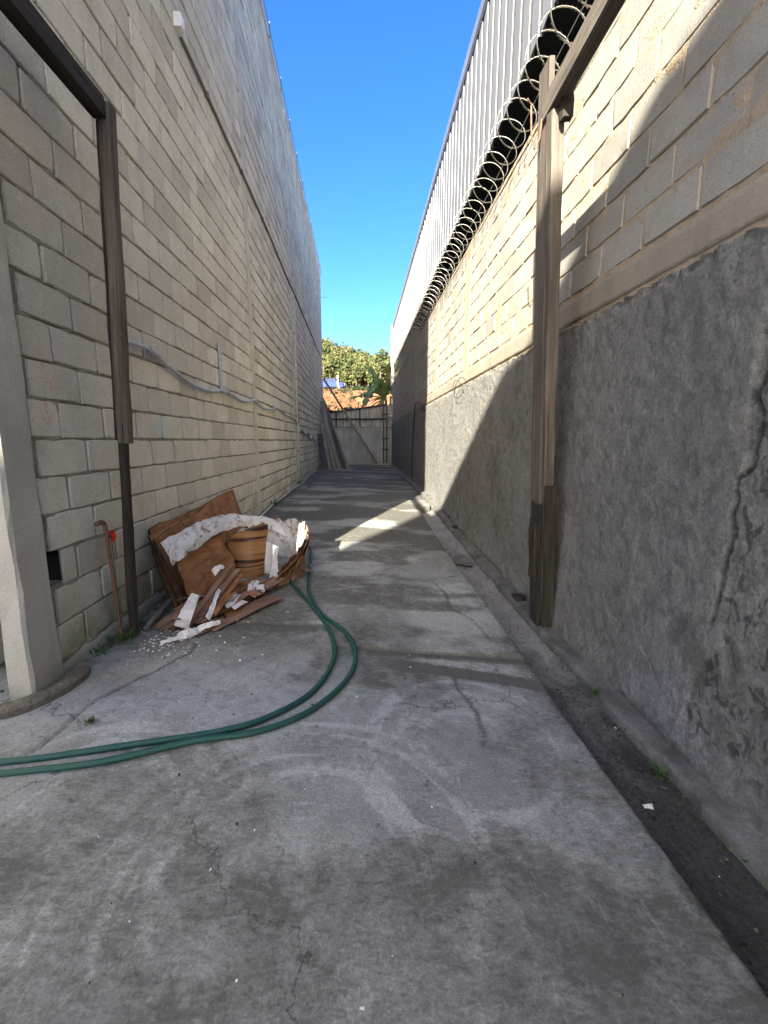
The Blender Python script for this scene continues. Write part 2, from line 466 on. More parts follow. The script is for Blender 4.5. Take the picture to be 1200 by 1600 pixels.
def mat_plaster():
    k = NT('rough_plaster', .95, .15)
    p = k.pos()
    lt = k.attr('light'); dk = k.attr('dark'); pt = k.attr('patch')
    a = k.noise(p, 1.6, 7, .65, .3)
    c = k.mix(k.mr(a, .3, .7), (0.205, 0.201, 0.184), (0.273, 0.268, 0.242))
    b = k.noise(p, 8, 6, .7, .5)
    c = k.mix(k.mr(b, .48, .72, 0, .45), c, (0.143, 0.138, 0.126))
    st = k.noise(k.map(p, scale=(1, 1, .09)), 5, 5, .65)
    c = k.mix(k.mr(st, .55, .75, 0, .45), c, (0.120, 0.117, 0.107))
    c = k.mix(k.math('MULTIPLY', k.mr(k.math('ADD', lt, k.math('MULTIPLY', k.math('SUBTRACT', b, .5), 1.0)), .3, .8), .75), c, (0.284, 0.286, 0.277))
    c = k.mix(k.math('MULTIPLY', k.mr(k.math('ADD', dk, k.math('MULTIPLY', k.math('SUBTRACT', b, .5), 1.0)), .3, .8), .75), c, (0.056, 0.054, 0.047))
    c = k.mix(k.attr('crk'), c, (0.010, 0.010, 0.010))
    blot = k.noise(k.map(p, loc=(5, 5, 5), scale=(1, 1.0, .7)), 16, 4, .6, 1.0)
    c = k.mix(k.math('MULTIPLY', pt, k.mr(blot, .52, .58, 0, .8)), c, (0.048, 0.049, 0.049))
    pit_shade = k.attr('cav')
    c = k.mix(k.mr(pit_shade, 0, 1, 0, .40), c, (0.096, 0.093, 0.085))  # low spots darkened in colour, standing in for faint relief shading
    f = k.noise(p, 60, 5, .8)
    c = k.mix(k.mr(f, .34, .6, .65, 0), c, (0.073, 0.072, 0.064))
    g = k.noise(p, 24, 5, .7)
    c = k.mix(k.mr(g, .5, .7, 0, .35), c, (0.261, 0.252, 0.223))
    h = k.math('ADD', k.math('MULTIPLY', f, .7), g)
    return k.done(c, k.bump(h, .9, .018))
M['plaster'] = mat_plaster()

# ------------------------------------------------------------------ ground and floor
def rise(y): return .165 * sstep(2.4, 8.5, y) + .05 * sstep(8, 20, y)
def zfloor(x, y): return rise(y) + .085 * (1 - x) / 2.67
def xedge(y):
    return .985 - .055 * sstep(3.2, 5.2, y) + .27 * sstep(7.6, 8.0, y) + .014 * (vnoise(np.asarray(y) * 1.6, 3.3, 5) - .5) + .020 * (fbm(np.asarray(y) * 9.0, 1.3 + 0 * np.asarray(y), 6, 4) - .5) - .0045 * np.maximum(np.asarray(y) - 8, 0)
def xwall(y): return 1.45 - .0104 * y         # face of the plaster
def xblock(y): return 1.49 - .0104 * y        # face of the pale blocks
def xleft(y): return -1.67 - .0193 * np.maximum(np.asarray(y, float) - 6.8, 0)

b = MB()
b.box((0, 150, -.6), (700, 700, .2)); b.box((0, -30.5, -.05), (60, 56, .1)); b.box((-17.2, -.3, -.03), (30, 5, .1))
tag(b.build('ground', M['ground']), kind='structure')

yy = [-2.49]
while yy[-1] < 20.55: yy.append(yy[-1] + max(.0125 if yy[-1] > .45 else .08, .0062 * yy[-1]))
yy = np.array(yy)
u = np.concatenate([np.linspace(0, 1, 215), [1.0, 1.0, 1.0, 1.0]])
drop = np.concatenate([np.zeros(214), [0, .006, .03, .08, .16]])
out = np.concatenate([np.zeros(214), [0, .006, .012, .014, .016]])
Yg, Ug = np.meshgrid(yy, u, indexing='ij')
XE = xedge(yy)[:, None]
XL = -2.1
Xg = XL + (XE - XL) * Ug + out[None, :]
joint = 2.98 - .36 * sstep(-.28, .0, Xg) - .12 * np.clip(Xg, 0, 1) + .03 * (vnoise(Xg * 5, Yg * 0 + .5, 8) - .5)
far_side = sstep(-.012, .012, Yg - joint)
Zg = zfloor(np.minimum(Xg, XE), Yg) - drop[None, :]
Zg += .012 * (fbm(Xg * 1.6, Yg * 1.6, 11, 3) - .5) + .0035 * (fbm(Xg * 14, Yg * 14, 12, 3) - .5)
Zg += .016 * far_side * sstep(-.7, -.1, Xg) - .012 * np.exp(-((Yg - joint) / .012) ** 2)
crack1 = [(-1.55, 1.52), (-1.38, 1.70), (-1.37, 1.83), (-1.36, 2.05), (-1.30, 2.16), (-1.21, 2.31), (-1.14, 2.46), (-1.08, 2.55), (-1.10, 2.66)]
wob = .02 * (fbm(Xg * 9, Yg * 9, 31, 3) - .5)
cd = seg_dist(Xg + wob, Yg - wob, crack1)
Zg -= .010 * np.exp(-(cd / .008) ** 2)
Zg += .008 * sstep(.02, -.02, (Yg - 1.6) - (Xg + 1.55) * 2.0) * sstep(-1.0, -1.3, Xg) * sstep(2.6, 2.3, Yg)
# stains (shape of their own); the nearest one also carries painted shade
near = sstep(3.2, 2.2, Yg)
dark = np.zeros_like(Xg); light = np.zeros_like(Xg); moss = np.zeros_like(Xg)
nA = fbm(Xg * 1.3 + 4, Yg * 1.3, 21, 5); nB = fbm(Xg * 1.0 + 9, Yg * 2.6, 22, 5); nC = fbm(Xg * 2.4, Yg * 2.4 + 3, 23, 5)
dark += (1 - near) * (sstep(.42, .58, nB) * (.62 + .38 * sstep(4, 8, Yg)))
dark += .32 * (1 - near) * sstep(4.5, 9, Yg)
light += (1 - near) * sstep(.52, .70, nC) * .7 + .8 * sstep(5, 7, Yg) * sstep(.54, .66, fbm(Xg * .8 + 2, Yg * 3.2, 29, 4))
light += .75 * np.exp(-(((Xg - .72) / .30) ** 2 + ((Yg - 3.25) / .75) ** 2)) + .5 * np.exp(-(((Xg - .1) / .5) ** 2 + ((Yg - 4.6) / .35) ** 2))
dark += .95 * np.exp(-((Yg - (joint - .028)) / .04) ** 2) * sstep(-.2, .0, Xg) + .5 * np.exp(-((Yg - (joint - .07)) / .06) ** 2) * sstep(-.1, -.3, Xg)
dark += .55 * np.exp(-(((Xg + .02) / .22) ** 2 + ((Yg - 2.85) / .25) ** 2))
sw = Yg - (2.42 - .20 * np.clip(Xg - .15, -.2, 1) - .06 * np.clip(Xg, 0, 1) ** 2 + .06 * (nA - .5))
dark += .85 * sstep(.075, .035, np.abs(sw)) * sstep(.0, .35, Xg) * sstep(.98, .9, Xg)
light += .7 * np.exp(-((sw - .12) / .05) ** 2) * sstep(.2, .5, Xg)
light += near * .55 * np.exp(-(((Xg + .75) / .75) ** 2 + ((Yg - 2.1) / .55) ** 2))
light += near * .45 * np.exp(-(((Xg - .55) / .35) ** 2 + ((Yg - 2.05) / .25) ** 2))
rr = np.hypot(Xg + .25, (Yg - 1.15) * 1.2) + .10 * nC
light += near * .40 * sstep(.45, .8, np.sin(rr * 21 + nA * 6)) * np.exp(-((rr - .62) / .28) ** 2) * sstep(1.2, 1.6, Yg)
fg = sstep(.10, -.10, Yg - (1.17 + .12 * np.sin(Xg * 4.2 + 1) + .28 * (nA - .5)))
dark += .60 * fg + .28 * fg * sstep(.5, .66, nC)  # curvy stain, deepened to paint in the foreground's vignette and overhead shade
dark += .55 * np.exp(-(((Xg + .75) / .10) ** 2 + ((Yg - .66) / .05) ** 2))
dark += .5 * near * sstep(.56, .66, nA) * sstep(.9, 1.3, Yg) + .25 * near * sstep(.50, .60, fbm(Xg * 4, Yg * 4, 25, 5))
dark += .8 * np.exp(-(cd / .011) ** 2)
dark += .55 * sstep(-1.15, -1.45, Xg) * sstep(.45, .6, nC) * sstep(2.2, 2.6, Yg)
for (p0, p1, w) in (((-1.35, 3.2), (-1.28, 19.5), .02), ((.05, 8.6), (.12, 12.5), .025), ((-1.7, 9.4), (1.15, 9.3), .03), ((-1.7, 12.6), (1.1, 12.5), .04), ((-.1, 10.6), (1.0, 10.5), .03)):
    d = seg_dist(Xg, Yg, [p0, p1]); light += .9 * np.exp(-(d / w) ** 2) * sstep(.40, .55, nC) * (1 - near)
mossd = np.minimum(np.abs(Xg - (-1.62 - .0193 * np.maximum(Yg - 6.8, 0))), 9)
moss += .9 * np.exp(-(mossd / .10) ** 2) * sstep(.42, .58, nA) + .5 * np.exp(-((Xg - XE) / .05) ** 2) * sstep(.5, .65, nC) + .8 * np.exp(-(((Xg + 1.27) / .035) ** 2 + ((Yg - 1.86) / .02) ** 2))
for (cx_, cy_, rad_, sc_) in ((-.25, 1.15, .75, 1.0), (.45, 1.75, .6, .8), (-1.0, 1.35, .6, .8), (.2, .55, .6, .7)):
    rs = np.hypot(Xg - cx_, Yg - cy_) + .05 * nA; th_ = np.arctan2(Yg - cy_, Xg - cx_)
    st_ = fbm(rs * 26, th_ * 1.1 + cx_ * 7, 27, 3)
    light += sc_ * .75 * sstep(.56, .70, st_) * np.exp(-((rs - rad_ * .7) / (rad_ * .45)) ** 2) * near
dark *= 1 - .35 * near * sstep(2.2, 1.9, Yg)
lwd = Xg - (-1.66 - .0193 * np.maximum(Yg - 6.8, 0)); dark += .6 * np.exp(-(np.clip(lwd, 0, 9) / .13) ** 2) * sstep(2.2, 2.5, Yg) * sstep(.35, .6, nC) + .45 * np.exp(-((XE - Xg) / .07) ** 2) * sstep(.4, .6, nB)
for pts_ in ([(.52, 2.35), (.50, 2.15), (.56, 1.95), (.52, 1.72)], [(-.98, 2.62), (-.80, 2.56), (-.72, 2.63), (-.60, 2.60)], [(.62, 3.9), (.70, 3.55), (.66, 3.3), (.80, 3.05), (.83, 2.75)], [(-.3, 3.7), (.2, 3.78), (.55, 3.9), (.93, 4.1)], [(-1.4, 4.9), (-.2, 5.05), (.3, 5.0), (.9, 5.2)]):
    dd = seg_dist(Xg + wob * 2, Yg - wob * 2, pts_); dark += .55 * np.exp(-(dd / .012) ** 2) * sstep(.3, .5, nC); Zg -= .004 * np.exp(-(dd / .008) ** 2)
light *= 1 - .6 * np.clip(dark, 0, 1)
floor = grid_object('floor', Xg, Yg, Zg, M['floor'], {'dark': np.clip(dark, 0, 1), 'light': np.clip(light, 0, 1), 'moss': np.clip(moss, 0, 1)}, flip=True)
tag(floor, kind='structure')

# drain channel beside the floor
us = np.linspace(0, 1, 26)
Yd, Ud = np.meshgrid(yy[yy < 8.1], us, indexing='ij')
xl = xedge(Yd) - .03; xr = 1.335 - .0104 * Yd
Xd = xl + (xr - xl) * Ud
Zd = rise(Yd) - .098 - .014 * np.sin(Ud * math.pi) + .016 * (fbm(Xd * 7, Yd * 4, 41, 4) - .5)
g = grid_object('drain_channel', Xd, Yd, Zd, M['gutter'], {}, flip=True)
tag(g, kind='structure')

# concrete ledge between drain and plaster wall
ys = yy[::2]
prof = [(-.13, -.14), (-.128, -.06), (-.118, -.050), (-.08, -.047), (-.03, -.046), (.03, -.040)]
Yl, Jl = np.meshgrid(ys, np.arange(len(prof)), indexing='ij')
px = np.array([q[0] for q in prof])[Jl]; pz = np.array([q[1] for q in prof])[Jl]
Xl = xwall(Yl) + px - .006 * (vnoise(Yl * 6, Jl * 1.0, 51) - .5) - .02 * sstep(.66, .8, vnoise(Yl * 3.1, Yl * 0 + 2, 52)) * (Jl < 3) * -1
Zl = rise(Yl) + pz + .008 * (vnoise(Yl * 5, Jl * .8, 53) - .5) + .10 * sstep(8, 8.6, Yl) * (Jl > 0)
g = grid_object('kerb', Xl, Yl, Zl, M['kerb'], {}, flip=True, smooth=False)
tag(g, kind='structure')

# ------------------------------------------------------------------ blocks
def cam_area(c, L, H):
    """how large a wall block shows from the camera (0 when out of frame)"""
    fw = Vector((math.sin(YAW) * math.cos(PITCH), math.cos(YAW) * math.cos(PITCH), -math.sin(PITCH)))
    r = Vector((math.cos(YAW), -math.sin(YAW), 0)); up = r.cross(fw)
    pts = []
    for dy, dz in ((-L / 2, -H / 2), (L / 2, -H / 2), (L / 2, H / 2), (-L / 2, H / 2)):
        d = Vector((c[0], c[1] + dy, c[2] + dz - CAM_Z)); z = d.dot(fw)
        if z < .15: return 0
        pts.append((F_PX * d.dot(r) / z, F_PX * d.dot(up) / z))
    if not any(abs(x) < 600 and abs(y) < 800 for x, y in pts): return 0
    a = 0
    for (x0, y0), (x1, y1) in zip(pts, pts[1:] + pts[:1]): a += x0 * y1 - x1 * y0
    return abs(a) / 2

def block_into(mb, c, L, H, face, xf, rng, big):
    """one worn block; face = +1 looks to +X, -1 to -X; xf(y) gives the wall face"""
    hy, hz = L / 2, H / 2
    n1, n2 = (4, 2) if big else (2, 1)
    per = []
    for k in range(n1): per.append((-hy + L * k / n1, -hz))
    for k in range(n2): per.append((hy, -hz + H * k / n2))
    for k in range(n1): per.append((hy - L * k / n1, hz))
    for k in range(n2): per.append((-hy, hz - H * k / n2))
    dep = rng.uniform(-.004, .003); tilt = rng.uniform(-.012, .012); tilt2 = rng.uniform(-.02, .02)
    ring_c, ring_a, ring_b = [], [], []
    for (py, pz) in per:
        corner = abs(abs(py) - hy) < 1e-6 and abs(abs(pz) - hz) < 1e-6
        j = .0028
        qy = py + rng.uniform(-j, j); qz = pz + rng.uniform(-j, j)
        if corner:
            e = rng.uniform(.001, .010 if rng.random() < .25 else .004)
            qy -= math.copysign(e, py); qz -= math.copysign(e, pz)
        base = dep + tilt * py + tilt2 * pz
        wx = lambda yy_, off: float(xf(c[1] + yy_)) - c[0] + face * off
        ring_c.append(mb.vert((mb.o[0] + wx(qy, -.055), mb.o[1] + qy, mb.o[2] + qz)))
        ring_a.append(mb.vert((mb.o[0] + wx(qy, base - .007), mb.o[1] + qy, mb.o[2] + qz)))
        ins = rng.uniform(.004, .008)
        iy = qy * (1 - ins / hy); iz = qz * (1 - ins / hz)
        ring_b.append(mb.vert((mb.o[0] + wx(iy, base), mb.o[1] + iy, mb.o[2] + iz)))
    n = len(per)
    for k in range(n):
        k2 = (k + 1) % n
        if face > 0:
            mb.face(ring_c[k], ring_c[k2], ring_a[k2], ring_a[k]); mb.face(ring_a[k], ring_a[k2], ring_b[k2], ring_b[k])
        else:
            mb.face(ring_c[k], ring_a[k], ring_a[k2], ring_c[k2]); mb.face(ring_a[k], ring_b[k], ring_b[k2], ring_a[k2])
    mb.face(*(ring_b if face > 0 else ring_b[::-1]))

def lay_blocks(parent, specs, mat, face, xf, seed, cap=300):
    rng = random.Random(seed)
    sized = sorted(((cam_area((float(xf(y)), y, z), L, H), y, z, L, H, t) for (y, z, L, H, t) in specs), key=lambda s: -s[0])
    rest = MB(); po = Vector(parent.location)
    for i, (a, y, z, L, H, t) in enumerate(sized):
        c = (float(xf(y)), y, z)
        if i < cap and a > 0:
            mb = MB(); mb.o = (0, 0, 0); mb.tone = t
            block_into(mb, c, L, H, face, xf, rng, True)
            mb.build('block', mat, parent, Vector(c) - po)
        else:
            rest.o = tuple(Vector(c) - po); rest.tone = t
            block_into(rest, c, L, H, face, xf, rng, False)
    tag(rest.build('block_courses', mat, parent), kind='stuff')

# ------------------------------------------------------------------ tall block wall on the left
lw = empty('block_wall', (-1.67, 2.25, 0))
tag(lw, 'tall shaded wall of grey-beige concrete blocks along the left side', 'wall')
LO = Vector(lw.location)
rng = random.Random(3)
pil = [(6.72, 6.90), (11.02, 11.22), (15.4, 15.6)]
bays = [(2.262, 6.715), (6.905, 11.015), (11.225, 15.395), (15.605, 20.55)]
mort = MB(); specs = []
ZB = .17
for row in range(-1, 42):
    z0 = ZB + .2 * row; z1 = z0 + .2
    off = 2.695 if row % 2 == 1 else 2.495
    for bi, (b0, b1) in enumerate(bays):
        y = off - .4 * math.ceil((off - b0) / .4) if off > b0 else off + .4 * math.floor((b0 - off) / .4)
        rowtone = rng.uniform(-.08, .08)
        if row < 0 and bi == 0: continue
        while y < b1 - .02:
            a = max(y, b0); e = min(y + .4, b1); y += .4
            if e - a < .04: continue
            g0 = rng.uniform(.004, .008); g1 = rng.uniform(.004, .008)
            H = .2 - rng.uniform(.008, .015) - (.008 if bi > 0 else 0)
            t = min(1, max(0, rng.gauss(.5, .27) + rowtone))
            if row == 2 and bi == 0 and a < 2.3: a = 2.37
            specs.append(((a + e) / 2 + (g0 - g1) / 2, (z0 + z1) / 2 + rng.uniform(-.003, .003), e - a - g0 - g1, H, t))
lay_blocks(lw, specs, M['lblock'], 1, xleft, 5)
# mortar bed behind the block faces, one slab a bay, raked back
yn = np.linspace(2.25, 6.74, 330); zn = np.concatenate([np.arange(-.1, 4.4, .0125), np.arange(4.41, 8.62, .03)])
Yn, Zn = np.meshgrid(yn, zn, indexing='ij')
dj = np.abs((Zn - ZB + .1) % .2 - .1)
smear = .017 * sstep(.018, .004, dj) * sstep(.50, .68, fbm(Yn * 9, Zn * 9, 65, 4)) + .008 * sstep(.5, .7, fbm(Yn * 5, Zn * 18, 61, 3))
Xn = xleft(Yn) - .015 + smear - .005 * fbm(Yn * 30, Zn * 30, 67, 2) - .38 * ((Yn < 2.372) & (Zn > .60) & (Zn < .79))
grid_object('mortar', Xn - LO.x, Yn - LO.y, Zn, M['mortar'], {'tone': np.full(Xn.shape, .5)}, smooth=False, parent=lw)
ym = np.linspace(6.75, 20.55, 280)
zm = np.arange(-.1, 8.62, .04)
Ym, Zm = np.meshgrid(ym, zm, indexing='ij')
squeeze = .008 * sstep(.55, .8, fbm(Ym * 5, Zm * 18, 61, 3))
Xm = xleft(Ym) - .013 + squeeze - .003 * vnoise(Ym * 20, Zm * 20, 62)
hole = (Ym < 2.372) * (Zm > .60) * (Zm < .79)
Xm -= .38 * hole
o = grid_object('mortar', Xm - LO.x, Ym - LO.y, Zm, M['mortar_far'], {'tone': np.full(Xm.shape, .5)}, smooth=False, parent=lw)
for (a, e) in pil:
    mb = MB(); n = 40
    for k in range(n + 1):
        z = -.1 + 8.72 * k / n
        j = random.uniform(-.004, .004)
        for yv, xo in ((a + j, -.05), (a + j, .004), (e + j, .004), (e + j, -.05)):
            mb.vert((float(xleft(yv)) + xo - LO.x, yv - LO.y, z))
    for k in range(n):
        for q in range(3):
            i = k * 4 + q; mb.face(i, i + 1, i + 5, i + 4)
    mb.build('pilaster', M['pilaster'], lw)
mb = MB()
for q in (((-.30, 2.256, .60), (-.30, 2.366, .60), (-.30, 2.366, .768), (-.30, 2.256, .768)), ((-.01, 2.256, .60), (-.01, 2.366, .60), (-.30, 2.366, .60), (-.30, 2.256, .60)), ((-.01, 2.366, .60), (-.01, 2.366, .768), (-.30, 2.366, .768), (-.30, 2.366, .60)), ((-.30, 2.256, .768), (-.30, 2.366, .768), (-.01, 2.366, .768), (-.01, 2.256, .768))):
    mb.face(*[mb.vert((x_, y_ - LO.y, z_)) for x_, y_, z_ in q])
mb.build('cavity', M['tar'], lw)
# ragged mortar footing under the first course of the near bay
yf = np.linspace(2.25, 6.75, 190); vf = np.linspace(0, 1, 12)
Yf, Vf = np.meshgrid(yf, vf, indexing='ij')
top = .165 + .03 * (fbm(yf * 6, yf * 0, 71, 4) - .5)[:, None] * 2 - .12 * sstep(4.5, 6.0, Yf)
Zf = -.08 + (top + .08) * Vf
Xf = xleft(Yf) + .006 * (fbm(Yf * 8, Zf * 8, 72, 4) - .4) + .008 * (1 - Vf) - .03 * sstep(.93, 1, Vf)
grid_object('footing', Xf - LO.x, Yf - LO.y, Zf, M['pillar'], {}, parent=lw)
# body of the building behind the face and its end
mb = MB(); mb.box((-5.2 - LO.x, 11.4 - LO.y, 4.25), (6.2, 18.2, 8.6)); mb.build('building_body', M['pilaster'], lw)
mb = MB(); mb.box((-2.06 - LO.x, 20.6 - LO.y, 4.25), (.24, .09, 8.72)); mb.build('end_face', M['pilaster'], lw)
# zinc capping, one length of sheet at a time
k = 0; y = 2.05
while y < 20.5:
    e = min(y + 1.2, 20.62); mb = MB()
    x0, x1 = float(xleft(y)), float(xleft(e)); lift = random.uniform(-.012, .012)
    P = [[(x + xo - LO.x, yv - LO.y, z + lift) for xo, z in ((.012, 8.60), (.035, 8.64), (.022, 8.84), (-.02, 8.86), (-.22, 8.84))] for x, yv in ((x0, y + .006), (x1, e - .006))]
    mb.grid(P); mb.build('capping_sheet', M['cap'], lw)
    mb = MB(); mb.box(((x1 + .024) - LO.x, e - LO.y, 8.73 + lift), (.03, .012, .24)); mb.build('capping_seam', M['pvcd'], lw)
    y = e

# pillar at the near end of that wall
P0 = Vector((-1.80, 2.14, 0))
mb = MB(); n = 60
for k in range(n + 1):
    z = -.1 + 8.8 * k / n
    w = .004
    base = .03 * max(0, 1 - z / .5)
    for x, y in ((.035, -.10), (.135, -.10), (.150, -.085), (.150 + .004, .09), (.135, .108), (.035, .12)):
        jx = random.uniform(-w, w); jy = random.uniform(-w, w) + (base * .8 if y > 0 else 0)
        mb.vert((x + jx, y + jy, z))
for k in range(n):
    for q in range(6):
        i = k * 6 + q; i2 = k * 6 + (q + 1) % 6; mb.face(i, i2, i2 + 6, i + 6)
o = mb.build('concrete_pillar', M['pillar'], None, P0)
tag(o, 'smooth grey concrete pillar ending the left block wall at the frame edge', 'pillar')

# ------------------------------------------------------------------ right boundary wall
rw = empty('boundary_wall', (1.47, 0, 0))
tag(rw, 'half sunlit boundary wall on the right, pale blocks above rough plaster', 'wall')
RO = Vector(rw.location)
pilr = [(6.18, 6.46), (8.62, 8.94), (13.2, 13.45), (17.2, 17.4)]
edges = [-2.4] + [v for p_ in pilr for v in p_] + [20.9]
specs = []; rng = random.Random(9)
for row in range(8):
    z0 = 2.352 + .198 * row
    off = 2.025 if row % 2 == 0 else 2.225
    for bi in range(0, len(edges), 2):
        b0, b1 = edges[bi], edges[bi + 1]
        y = off + .396 * math.floor((b0 - off) / .396)
        while y < b1 - .02:
            a = max(y, b0); e = min(y + .396, b1); y += .396
            if e - a < .04: continue
            g0 = rng.uniform(.005, .011); g1 = rng.uniform(.005, .011)
            specs.append(((a + e) / 2 + (g0 - g1) / 2, z0 + .099 + rng.uniform(-.003, .003), e - a - g0 - g1, .198 - rng.uniform(.010, .017), min(1, max(0, rng.gauss(.5, .22)))))
lay_blocks(rw, specs, M['rblock'], -1, xblock, 15)
ym = np.concatenate([np.linspace(-2.45, 1.0, 20), np.linspace(1.05, 9, 420), np.linspace(9.05, 20.9, 160)])
zm = np.arange(2.0, 3.965, .022)
Ym, Zm = np.meshgrid(ym, zm, indexing='ij')
Xm = xblock(Ym) + .010 - .007 * sstep(.5, .72, fbm(Ym * 7, Zm * 16, 63, 3)) - .003 * vnoise(Ym * 24, Zm * 24, 64)
grid_object('mortar', Xm - RO.x, Ym, Zm, M['rmortar'], {'tone': np.full(Xm.shape, .5)}, flip=True, smooth=False, parent=rw)
for (a, e) in pilr:
    mb = MB(); n = 14
    for k in range(n + 1):
        z = 2.3 + 1.66 * k / n; j = random.uniform(-.006, .006)
        for yv, xo in ((a + j, .05), (a + j, -.003), (e + j, -.003), (e + j, .05)):
            mb.vert((float(xblock(yv)) + xo - RO.x, yv, z))
    for k in range(n):
        for q in range(3):
            i = k * 4 + q; mb.face(i + 4, i + 5, i + 1, i)
    mb.build('pilaster', M['rmortar'], rw)
# cast band under the blocks
yb = np.concatenate([np.linspace(-2.45, 1, 12), np.linspace(1.05, 9, 260), np.linspace(9.1, 20.9, 100)])
vb = np.linspace(0, 1, 9)
Yb, Vb = np.meshgrid(yb, vb, indexing='ij')
Zb = 2.158 + .187 * Vb - .012 * (1 - Vb) * fbm(Yb * 12, Yb * 0, 69, 3)
Xb = xblock(Yb) - .006 - .006 * (fbm(Yb * 4, Zb * 4, 66, 4) - .5) + .02 * sstep(.95, 1, Vb) + .05 * sstep(.04, 0, Vb) + .004 * (Yb < 2.52)
grid_object('concrete_band', Xb - RO.x, Yb, Zb, M['band'], {}, flip=True, parent=rw)
# rough plaster below, with its crack, the older patch beside it and a ragged top edge
yp = [-2.45]
while yp[-1] < 20.88: yp.append(yp[-1] + max(.0085 if yp[-1] > .7 else .12, .0052 * yp[-1]))
yp = np.array(yp)
vp = np.linspace(0, 1, 190)
Yp, Vp = np.meshgrid(yp, np.concatenate([vp, [1.0, 1.0]]), indexing='ij')
topz = 2.128 + .018 * (fbm(yp * 5, yp * 0 + 3, 81, 4) - .5) + .035 * (fbm(yp * 22, yp * 0, 82, 3) - .5)
botz = rise(yp) - .05
Zp = botz[:, None] + (topz - botz)[:, None] * Vp
ch = (fbm(Yp * 15, Zp * 15, 83, 2) - .5) + .7 * (fbm(Yp * 38, Zp * 30, 89, 2) - .5)
Xp = xwall(Yp) - .012 * ch - .02 * (fbm(Yp * 1.2, Zp * 1.2, 84, 3) - .5)
Xp -= .03 * sstep(.22, 0, Zp - botz[:, None]) * fbm(Yp * 4, Zp * 4, 85, 3)
edge_y = 1.60 + .02 * np.sin(Zp * 9) + .05 * (fbm(Zp * 5, Zp * 0 + 1, 86, 4) - .5)
patch = sstep(.012, -.012, Yp - edge_y - .10 * sstep(.62, .3, Zp)) * sstep(.10, .25, Zp + .1)
Xp += .010 * patch
crack2 = [(1.55, 1.80), (1.56, 1.59), (1.585, 1.52), (1.55, 1.45), (1.555, 1.37), (1.56, 1.26), (1.61, 1.21), (1.60, 1.15), (1.615, 1.08), (1.60, 1.0), (1.61, .93), (1.625, .84), (1.62, .74), (1.635, .66), (1.645, .605), (1.66, .60)]
wob = .018 * (fbm(Yp * 30, Zp * 30, 87, 2) - .5)
cdp = seg_dist(Yp + wob, Zp, crack2)
Xp += .035 * np.exp(-(cdp / .005) ** 2)
rag = sstep(.05, 0, np.abs(topz[:, None] - Zp)) * sstep(.45, .7, fbm(Yp * 26, Zp * 26, 88, 3))
Xp += .03 * rag
Xp[:, -2] += .012; Xp[:, -1] += .05
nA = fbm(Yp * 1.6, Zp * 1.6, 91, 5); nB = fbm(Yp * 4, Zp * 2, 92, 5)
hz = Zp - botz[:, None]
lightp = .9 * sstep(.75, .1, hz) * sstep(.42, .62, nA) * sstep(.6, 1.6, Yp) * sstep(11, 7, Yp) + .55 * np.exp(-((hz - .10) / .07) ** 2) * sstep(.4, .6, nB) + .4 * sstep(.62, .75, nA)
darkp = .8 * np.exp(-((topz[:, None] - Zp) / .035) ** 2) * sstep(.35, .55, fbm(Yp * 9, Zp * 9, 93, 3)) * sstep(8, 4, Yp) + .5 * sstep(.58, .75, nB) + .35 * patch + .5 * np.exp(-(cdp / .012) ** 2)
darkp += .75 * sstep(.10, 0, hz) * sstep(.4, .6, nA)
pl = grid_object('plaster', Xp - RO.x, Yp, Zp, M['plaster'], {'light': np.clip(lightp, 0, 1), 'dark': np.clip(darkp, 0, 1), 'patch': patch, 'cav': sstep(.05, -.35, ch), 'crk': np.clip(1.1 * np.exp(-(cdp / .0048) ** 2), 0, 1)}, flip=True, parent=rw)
mb = MB(); mb.box((1.62 - .0104 * 9.2 - RO.x, 9.2, 1.9), (.09, 23.4, 4.06)); o = mb.build('wall_core', M['rmortar'], rw); o.rotation_euler = (0, 0, .0104); o.location = (.0957, .0, 0)
mb = MB()
P = [[(float(xblock(yv)) + xo - RO.x, yv, z + .006 * random.uniform(-1, 1)) for xo, z in ((-.004, 3.93), (-.004, 3.965), (.17, 3.97))] for yv in np.linspace(-2.4, 20.9, 90)]
mb.grid(P, flip=True); mb.build('wall_top', M['rmortar'], rw)

# ------------------------------------------------------------------ sheet-metal building behind the right wall
mh = empty('metal_shed', (1.72, 10, 0))
tag(mh, 'white ribbed metal-clad building rising behind the right wall', 'building')
def xs(y): return 1.72 - .0104 * y - 1.72
y = -2.6; i = 0
while y < 23.3:
    mb = MB()
    zb = 5.12 + random.uniform(-.006, .006)
    for q in range(4):
        y0 = y + q * .27
        pan = [(y0 - .002, .002), (y0 + .002, -.012), (y0 + .06, -.012), (y0 + .2, -.004), (y0 + .222, -.002), (y0 + .226, .03)]
        mb.mi = 0
        mb.grid([[(xs(py) + px, py - 10, z) for z in (zb, 6.1, 7.12)] for py, px in pan], flip=True)
        mb.grid([[(xs(py) + px + .006, py - 10, z) for z in (zb, 7.12)] for py, px in pan])
        mb.mi = 1
        mb.grid([[(xs(py) + px, py - 10, z) for z in (zb, 7.12)] for py, px in ((y0 + .224, .004), (y0 + .228, .045), (y0 + .266, .045), (y0 + .2685, -.008))], flip=True)
    mb.build('cladding_sheet', [M['siding'], M['seam']], mh); y += 1.08; i += 1
mb = MB()
P = [[(xs(yv) + xo, yv - 10, z) for xo, z in ((-.02, 7.02), (-.045, 7.06), (-.05, 7.20), (0, 7.24), (.5, 7.30))] for yv in np.linspace(-2.6, 23.75, 12)]
mb.grid(P, flip=True); mb.build('roof_capping', M['cap'], mh)
mb = MB(); mb.box((xs(23.8) - .02, 13.82, 5.75), (.14, .14, 3.1)); mb.build('corner_trim', M['white'], mh)
